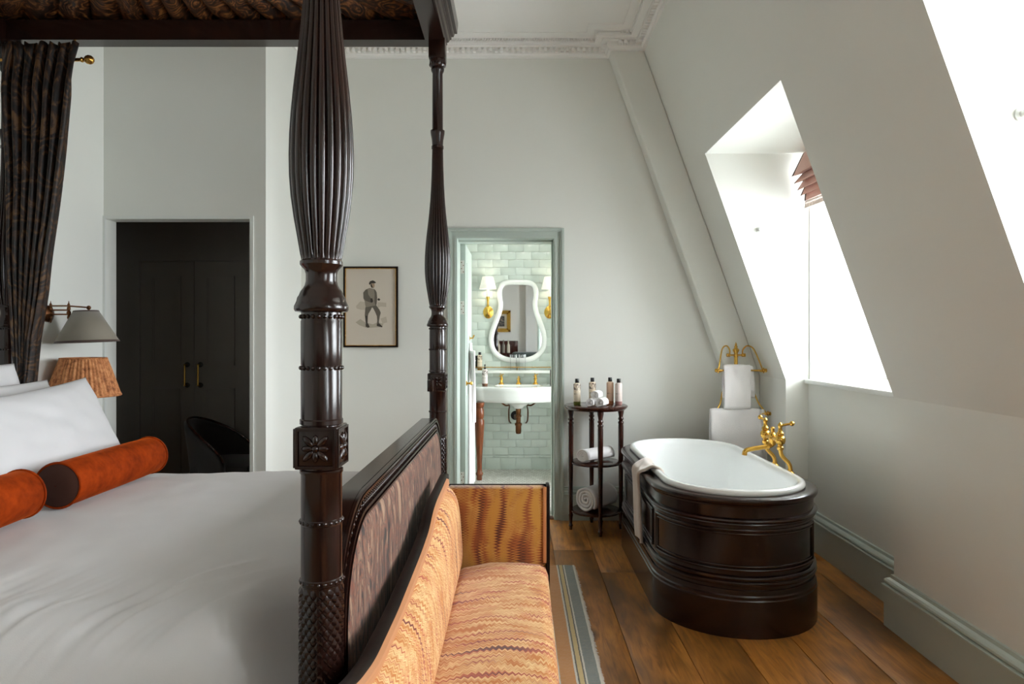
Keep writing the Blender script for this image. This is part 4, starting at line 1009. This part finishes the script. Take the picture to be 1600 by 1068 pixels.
def hang(xc, zr, hw, front, back, yb, th, seed, flare=0):
    path = [(xc, yb+.020, zr-back), (xc, yb+.014, zr-back*.4), (xc, yb+.010, zr-.01), (xc, yb, zr+.012), (xc, yb-.011, zr-.008), (xc, yb-.015, zr-front*.4), (xc, yb-.020, zr-front)]
    return drape(path, (1, 0, 0), lambda v: (-hw, hw+flare*smooth01((.4-v)*3), .006), 20, .006, seed)
def two_fold(name, xc, zr, hw, front, yb, label, seed, fl, b2):
    t_ = thing(name, (xc, yb, zr-front), label, 'towel', 'white towels hung on the brass stand')
    hang(xc, zr, hw, front, b2, yb, .02, seed).build('front_fold', 'towel', t_, smooth=80, solid=.016)
    hang(xc+fl, zr-.002, hw*.9, b2*.75, b2, yb+.014, .02, seed+3, fl*.6).build('back_fold', 'towel', t_, smooth=80, solid=.010)
two_fold('hand_towel', 1.470, 1.100, .088, .270, syp-.105, 'small white hand towel on the upper rail of the brass stand', 1, .035, .20)
two_fold('bath_towel', 1.462, .808, .168, .330, syp-.105, 'large white bath towel on the lower rail of the brass stand', 5, .045, .36)

# ------------------------------------------------------------------ roman blind in the far dormer
for i, (a, b) in enumerate(DORMERS[:1]):
    bl = thing('roman_blind', (1.80, (a+b)/2, 2.466), 'dusty pink roman blind with tasselled hem in the far window recess', 'blind')
    y0, y1 = a+.035, b-.035
    secs = [(1.800, 2.464), (1.728, 2.318), (1.796, 2.338), (1.741, 2.272), (1.800, 2.292), (1.762, 2.230), (1.806, 2.250), (1.782, 2.196), (1.812, 2.212), (1.808, 2.165)]
    def bf(u, v):
        k = v*(len(secs)-1); j = min(int(k), len(secs)-2); f = k-j
        p = (lerp(secs[j][0], secs[j+1][0], f), lerp(secs[j][1], secs[j+1][1], f))
        return (p[0]+.004*noise.noise((u*14, v*3, 0)), lerp(y0, y1, u), p[1]-.010*math.sin(PI*u)*v)
    cl = MB().grid(bf, 30, (len(secs)-1)*3).build('fabric', 'pink', bl, smooth=50, solid=.004)
    for uu in (y0, y1-.012):
        tp2 = MB(); tp2.loft([[(p[0]-.006, uu, p[1]-.003), (p[0]-.006, uu+.012, p[1]-.003), (p[0]+.001, uu+.012, p[1]-.001), (p[0]+.001, uu, p[1]-.001)] for p in secs], True, True, True); tp2.build('border', 'shade_trim', cl)
    MB().box(1.80, 1.84, y0, y1, 2.44, 2.467).build('headrail', 'white_paint', bl)
    fg = MB(); n = int((y1-y0)/.022)
    for k in range(n):
        y = y0+(k+.5)*(y1-y0)/n; z = 2.163-.010*math.sin(PI*(k+.5)/n)
        fg.lathe([(.002, 0), (.007, -.004), (.008, -.012), (.004, -.018), (.007, -.026), (.009, -.048), (.002, -.050)], 1.808, y, z, 7)
    fg.build('tassel_fringe', 'mat', cl, kind='stuff')

# ------------------------------------------------------------------ bathroom fittings
bx_ = .012
wb_ = thing('washbasin', (bx_, 6.45, 0), 'white ceramic console washbasin on turned wooden legs in the bathroom', 'washbasin')
def bowf(d):
    # outline of the ceramic top (front is -Y)
    hw = .405-d; P = []
    for k in range(25):
        u = -1+2*k/24; P.append((bx_+hw*u, 6.205+d-.045*math.cos(u*PI*.9)-(.03 if abs(u) > .86 else 0)*(1-abs(u))*4))
    P += [(bx_+hw, 6.737), (bx_-hw, 6.737)]
    return P
rings = []
for d, z in ((.045, .705), (.030, .712), (.022, .735), (.014, .780), (.006, .815), (0, .838), (.002, .848), (.010, .853)): rings.append([(p[0], p[1], z) for p in bowf(d)])
cm = MB().loft(rings, True, True, False)
o = bowf(.010); inner = []
for p in o:
    a = math.atan2((p[1]-6.44)/.8, (p[0]-bx_)); inner.append((bx_+.27*math.cos(a), 6.43+.165*math.sin(a), .853))
lowr = [(bx_+.20*math.cos(math.atan2((p[1]-6.44)/.8, (p[0]-bx_))), 6.43+.12*math.sin(math.atan2((p[1]-6.44)/.8, (p[0]-bx_))), .75) for p in o]
cm.loft([[(p[0], p[1], .853) for p in o], inner, lowr, [(bx_, 6.43, .72) for p in o]], True)
cm.build('ceramic_top', 'ceramic', wb_, smooth=50)
MB().lathe([(.03, .635), (.045, .640), (.05, .655), (.12, .69), (.19, .715), (.19, .73)], bx_, 6.43, 0, 32).build('bowl_underside', 'ceramic', wb_, smooth=60)
LG = [(.022, 0), (.026, .012), (.025, .035), (.030, .045), (.034, .055), (.034, .065), (.026, .075), (.022, .10), (.024, .18), (.032, .30), (.040, .42), (.044, .50), (.044, .545), (.036, .556), (.034, .562), (.040, .572), (.043, .60), (.041, .64), (.034, .66), (.043, .672), (.044, .69), (.046, .708)]
for (x_, y) in ((-.345, 6.24), (.367, 6.24)): MB().lathe(LG, x_, y, .002, 24).build('leg', 'leg_wood', wb_, smooth=50)
tpz = MB(); tpz.lathe([(.018, .555), (.018, .64), (.024, .642), (.024, .60), (.018, .56)], bx_, 6.43, 0, 16); tpz.lathe([(.004, .395), (.022, .40), (.027, .42), (.027, .475), (.033, .478), (.033, .497), (.022, .505), (.022, .555), (.028, .558), (.028, .575), (.004, .58)], bx_, 6.43, 0, 18)
tpz.tube([(bx_, 6.43, .535), (bx_-.03, 6.55, .535), (bx_-.03, 6.74, .535)], .014, 10); tpz.build('waste_trap', 'bronze', wb_)
MB().lathe([(.004, 0), (.045, 0), (.045, .012), (.02, .02), (.004, .02)], bx_-.03, 6.749, .535, 18, axis='-y').build('waste_rosette', 'black', wb_)
for s in (-1, 1):
    MB().tube(bez([(bx_+s*.165, 6.36, .703), (bx_+s*.12, 6.40, .668), (bx_+s*.085, 6.45, .662), (bx_+s*.092, 6.56, .60), (bx_+s*.09, 6.65, .50), (bx_+s*.075, 6.735, .462)], 6), .0075, 8).build('bracket', 'bronze', wb_)
for (x_, sp_) in ((-.152, 0), (.014, 1), (.178, 0)):
    b = MB().lathe([(.002, .853), (.026, .853), (.026, .861), (.015, .870), (.013, .895), (.018, .900), (.018, .908), (.010, .914), (.009, .93), (.002, .932)], x_, 6.60, 0, 14)
    if sp_: b.tube(bez([(x_, 6.60, .90), (x_, 6.57, .915), (x_, 6.53, .905), (x_, 6.51, .885)], 6), .011, 10)
    else:
        for k in range(4): b.tube([(x_, 6.60, .938), (x_+.024*math.cos(k*PI/2+.5), 6.60, .938+.024*math.sin(k*PI/2+.5))], .005, 6)
    b.build('spout' if sp_ else 'tap', 'gold', wb_)
# wall shelf with gallery rail
sf = thing('wall_shelf', (-.05, 6.70, .955), 'white bathroom shelf with thin brass gallery rail below the mirror', 'shelf')
MB().box(-.465, .50, 6.63, 6.748, .955, .985, .004).build('ledge', 'ceramic', sf)
g = MB(); g.tube([(-.46, 6.638, 1.015), (.50, 6.638, 1.015)], .004, 8)
for x_ in (-.45, -.0, .345): g.tube([(x_, 6.638, .985), (x_, 6.638, 1.015)], .004, 6)
g.build('gallery_rail', 'brass', sf)
# shaped mirror
mi = thing('wall_mirror', (.006, 6.74, 1.066), 'violin-shaped mirror in a white frame on the bathroom wall', 'mirror')
HALF = [(0, 397), (45, 397), (85, 403), (112, 420), (128, 446), (134, 480), (132, 520), (127, 552), (132, 592), (150, 645), (171, 700), (185, 750), (188, 790), (178, 842), (150, 885), (105, 915), (50, 930), (0, 932)]
k_ = .2433*6.72/1067
def mp(p, s=1): return Vector((.006+s*p[0]*k_, 1.31+(526-(340+p[1]*.2433))*6.72/1067))
right = [v for v in bez([(p[0], p[1], 0) for p in HALF], 5)]
right[0].x = 0; right[-1].x = 0
loop = [mp(v) for v in right]+[mp(v, -1) for v in reversed(right[1:-1])]
def inset(lp, d):
    n = len(lp); out_ = []
    for i in range(n):
        t_ = (lp[(i+1) % n]-lp[i-1]).normalized(); nn = Vector((-t_.y, t_.x)); out_.append(lp[i]-nn*d)
    return out_
ar_ = sum(loop[i].x*loop[(i+1) % len(loop)].y-loop[(i+1) % len(loop)].x*loop[i].y for i in range(len(loop)))
sg = 1 if ar_ < 0 else -1
rings = [[(p.x, y, p.y) for p in inset(loop, sg*d)] for d, y in ((0, 6.748), (0, 6.724), (.006, 6.716), (.022, 6.712), (.038, 6.716), (.046, 6.722), (.050, 6.728), (.050, 6.748))]
MB().loft(rings).build('frame', 'ceramic', mi, smooth=50)
gl = inset(loop, sg*.047); MB().add([(p.x, 6.731, p.y) for p in gl], [tuple(range(len(gl)))]).build('mirror_glass', 'mirror', mi, smooth=0)
for i, x_ in enumerate((-.285, .318)):
    sc_ = thing('wall_sconce', (x_, 6.75, 1.56), ['brass candle wall light with white shade left of the mirror', 'brass candle wall light with white shade right of the mirror'][i], 'wall light', 'bathroom wall lights')
    MB().lathe([(.002, 0), (1, 0), (1, .005), (.85, .010), (.55, .012), (.4, .018), (.002, .02)], 0, 0, 0, 28, axis='-y').xf(Matrix.Translation((x_, 6.749, 1.552)) @ Matrix.Diagonal((.050, 1, .062, 1))).build('back_plate', 'gold', sc_, smooth=40)
    m = MB(); m.tube(bez([(x_, 6.735, 1.545), (x_, 6.70, 1.530), (x_, 6.66, 1.545), (x_, 6.645, 1.60), (x_, 6.645, 1.63)], 6), .0075, 8)
    m.lathe([(.008, 1.60), (.014, 1.61), (.010, 1.63), (.012, 1.665), (.018, 1.69), (.019, 1.70), (.006, 1.702)], x_, 6.645, 0, 16); m.build('arm', 'gold', sc_)
    MB().lathe([(.0135, 1.70), (.0135, 1.765), (.005, 1.767)], x_, 6.645, 0, 14).build('candle_sleeve', 'ceramic', sc_)
    MB().sphere(x_, 6.645, 1.80, .014, sz=1.6).build('bulb', 'bulb', sc_)
    MB().lathe([(.083, 1.775), (.052, 1.895)], x_, 6.645, 0, 32, False).build('shade', 'shade_lit', sc_, solid=.0015)
    L = bpy.data.lights.new('sconce_lamp', 'POINT'); L.energy = .35; L.color = (1, .88, .70); L.shadow_soft_size = .02
    lo = bpy.data.objects.new('sconce_lamp', L); C.objects.link(lo); lo.parent = sc_; lo.location = (0, -.105, .285)
# shaver socket
sk = thing('shaver_socket', (-.425, 6.749, 1.0), 'black shaver socket plate on the bathroom tiles', 'socket')
MB().box(-.463, -.388, 6.738, 6.7489, 1.0, 1.125, .003).build('plate', 'black', sk)
e = MB()
for (x_, z) in ((-.438, 1.075), (-.413, 1.075), (-.4255, 1.055)): e.lathe([(.001, 0), (.006, 0), (.006, .002), (.001, .002)], x_, 6.738, z, 10, axis='-y')
e.build('socket_hole', 'steel', sk)
gs = 'bottles in the bathroom'
bottle(-.365, 6.68, .985, 'bot_amber', 'cream leaf-print bottle on the bathroom shelf below the socket', gs, .150, .024)
bottle(-.300, 6.37, .854, 'bot_white', 'white pump bottle with leaf print on the left of the washbasin', gs, .155, .026, pump=True)
bottle(.330, 6.37, .854, 'bot_dark', 'dark marbled pump bottle on the right of the washbasin', gs, .155, .024, pump=True)
for i, x_ in enumerate((-.035, .050)):
    MB().lathe([(.018, 0), (.030, 0), (.0305, .004), (.036, .15), (.0345, .15), (.029, .008), (.002, .008)], x_, 6.690, .985, 24).build('tumbler', 'glassware', origin=(x_, 6.690, .985), label=['clear glass tumbler, left one on the bathroom shelf', 'clear glass tumbler, right one on the bathroom shelf'][i], category='glass', group='tumblers on the bathroom shelf')
# robe on the open door
rb = thing('bathrobe', (-.37, 5.55, .12), 'white bathrobe hanging on the open bathroom door', 'bathrobe')
def robe(u, v):
    y = lerp(5.36, 5.74, u); z = lerp(1.26, .13, v)
    spread = .35+.65*smooth01(v*2.2); yy = 5.55+(y-5.55)*spread
    e = math.sin(PI*u)**.5
    return (-.384+.026*e*(.5+.5*smooth01(v*4))+.012*e*math.sin(u*22+v*2)*v, yy, z)
MB().grid(robe, 40, 40).build('body', 'towel', rb, smooth=80, solid=.012)
MB().box(-.386, -.348, 5.47, 5.52, .34, .86, .012).build('belt', 'towel', rb); MB().grid(lambda u, v: (-.356+.008*math.sin(u*6+v*3), 5.40+.09*u+.05*v, lerp(1.20, .62, v)), 10, 20).build('sleeve', 'towel', rb, solid=.03, smooth=80)
hk = MB(); hk.tube([(-.388, 5.55, 1.30), (-.36, 5.55, 1.30), (-.35, 5.55, 1.325)], .006, 8); hk.lathe([(.003, 0), (.02, 0), (.02, .006), (.003, .006)], -.389, 5.55, 1.30, 12, axis='x'); hk.build('robe_hook', 'gold', dr)

# ------------------------------------------------------------------ back of the room, seen only in the mirror
gp = thing('gilt_picture', (-.36, YR+.01, 1.44), 'gilt-framed picture reflected in the bathroom mirror', 'picture')
f = MB()
for (d, y) in ((0, .03), (.02, .04), (.05, .03)):
    a, b, p, q = -.62+d, -.15-d, 1.42+d, 1.92-d; w = .035
    f.box(a, a+w, YR, YR+y, p, q); f.box(b-w, b, YR, YR+y, p, q); f.box(a, b, YR, YR+y, p, p+w); f.box(a, b, YR, YR+y, q-w, q)
f.build('frame', 'gold', gp, smooth=0); MB().box(-.55, -.22, YR+.002, YR+.012, 1.48, 1.86).build('mount', 'mount', gp, smooth=0); MB().box(-.48, -.29, YR+.010, YR+.014, 1.55, 1.79).build('painting', 'old_picture', gp, smooth=0)
cb = thing('drinks_cabinet', (-.45, YR+.25, 0), 'dark red-brown drinks cabinet reflected in the bathroom mirror', 'cabinet')
MB().box(-1.05, .02, YR+.04, YR+.46, .12, .92, .006).build('body', 'table_wood', cb); MB().box(-1.07, .04, YR+.03, YR+.48, .92, .95, .006).build('top', 'table_wood', cb); MB().box(-1.05, .02, YR+.03, YR+.06, .95, 1.22, .01).build('back_board', 'table_wood', cb)
for k in range(2):
    d = MB().box(-1.03+k*.52, -.53+k*.52, YR+.46, YR+.475, .16, .88, .004).build('door', 'table_wood', cb); MB().sphere(-.56+k*.06, YR+.488, .55, .014).build('knob', 'brass', d)
for (a, b) in ((-1.0, YR+.08), (-.03, YR+.08), (-1.0, YR+.42), (-.03, YR+.42)): MB().lathe([(.018, 0), (.03, .06), (.03, .12)], a, b, 0, 12).build('leg', 'table_wood', cb)
for k, (x_, lb) in enumerate(((-.42, 'clear glass bottle on the reflected cabinet, leftmost'), (-.31, 'clear glass bottle on the reflected cabinet, middle'), (-.20, 'clear glass bottle on the reflected cabinet, rightmost'))):
    MB().lathe([(.03, 0), (.036, .004), (.036, .15), (.03, .18), (.013, .21), (.013, .27), (.016, .272), (.016, .285), (.002, .285)], x_, YR+.25, .95, 18).build('decanter', ['mount', 'shade_grey', 'mount'][k], origin=(x_, YR+.25, .95), label=lb, category='bottle', group='bottles on the drinks cabinet')
gc = thing('green_armchair', (.22, YR+.95, 0), 'dark green velvet armchair reflected in the bathroom mirror', 'chair')
MB().box(-.12, .56, YR+.62, YR+.78, .30, .98, .07).build('backrest', 'green_velvet', gc, smooth=60); MB().box(-.10, .54, YR+.70, YR+1.30, .24, .46, .05).build('seat', 'green_velvet', gc, smooth=60)
for a in (-.14, .48): MB().box(a, a+.12, YR+.68, YR+1.28, .24, .64, .05).build('arm', 'green_velvet', gc, smooth=60)
for (a, b) in ((-.08, YR+.68), (.52, YR+.68), (-.08, YR+1.25), (.52, YR+1.25)): MB().lathe([(.014, 0), (.022, .26)], a, b, 0, 10).build('leg', 'ebony', gc)
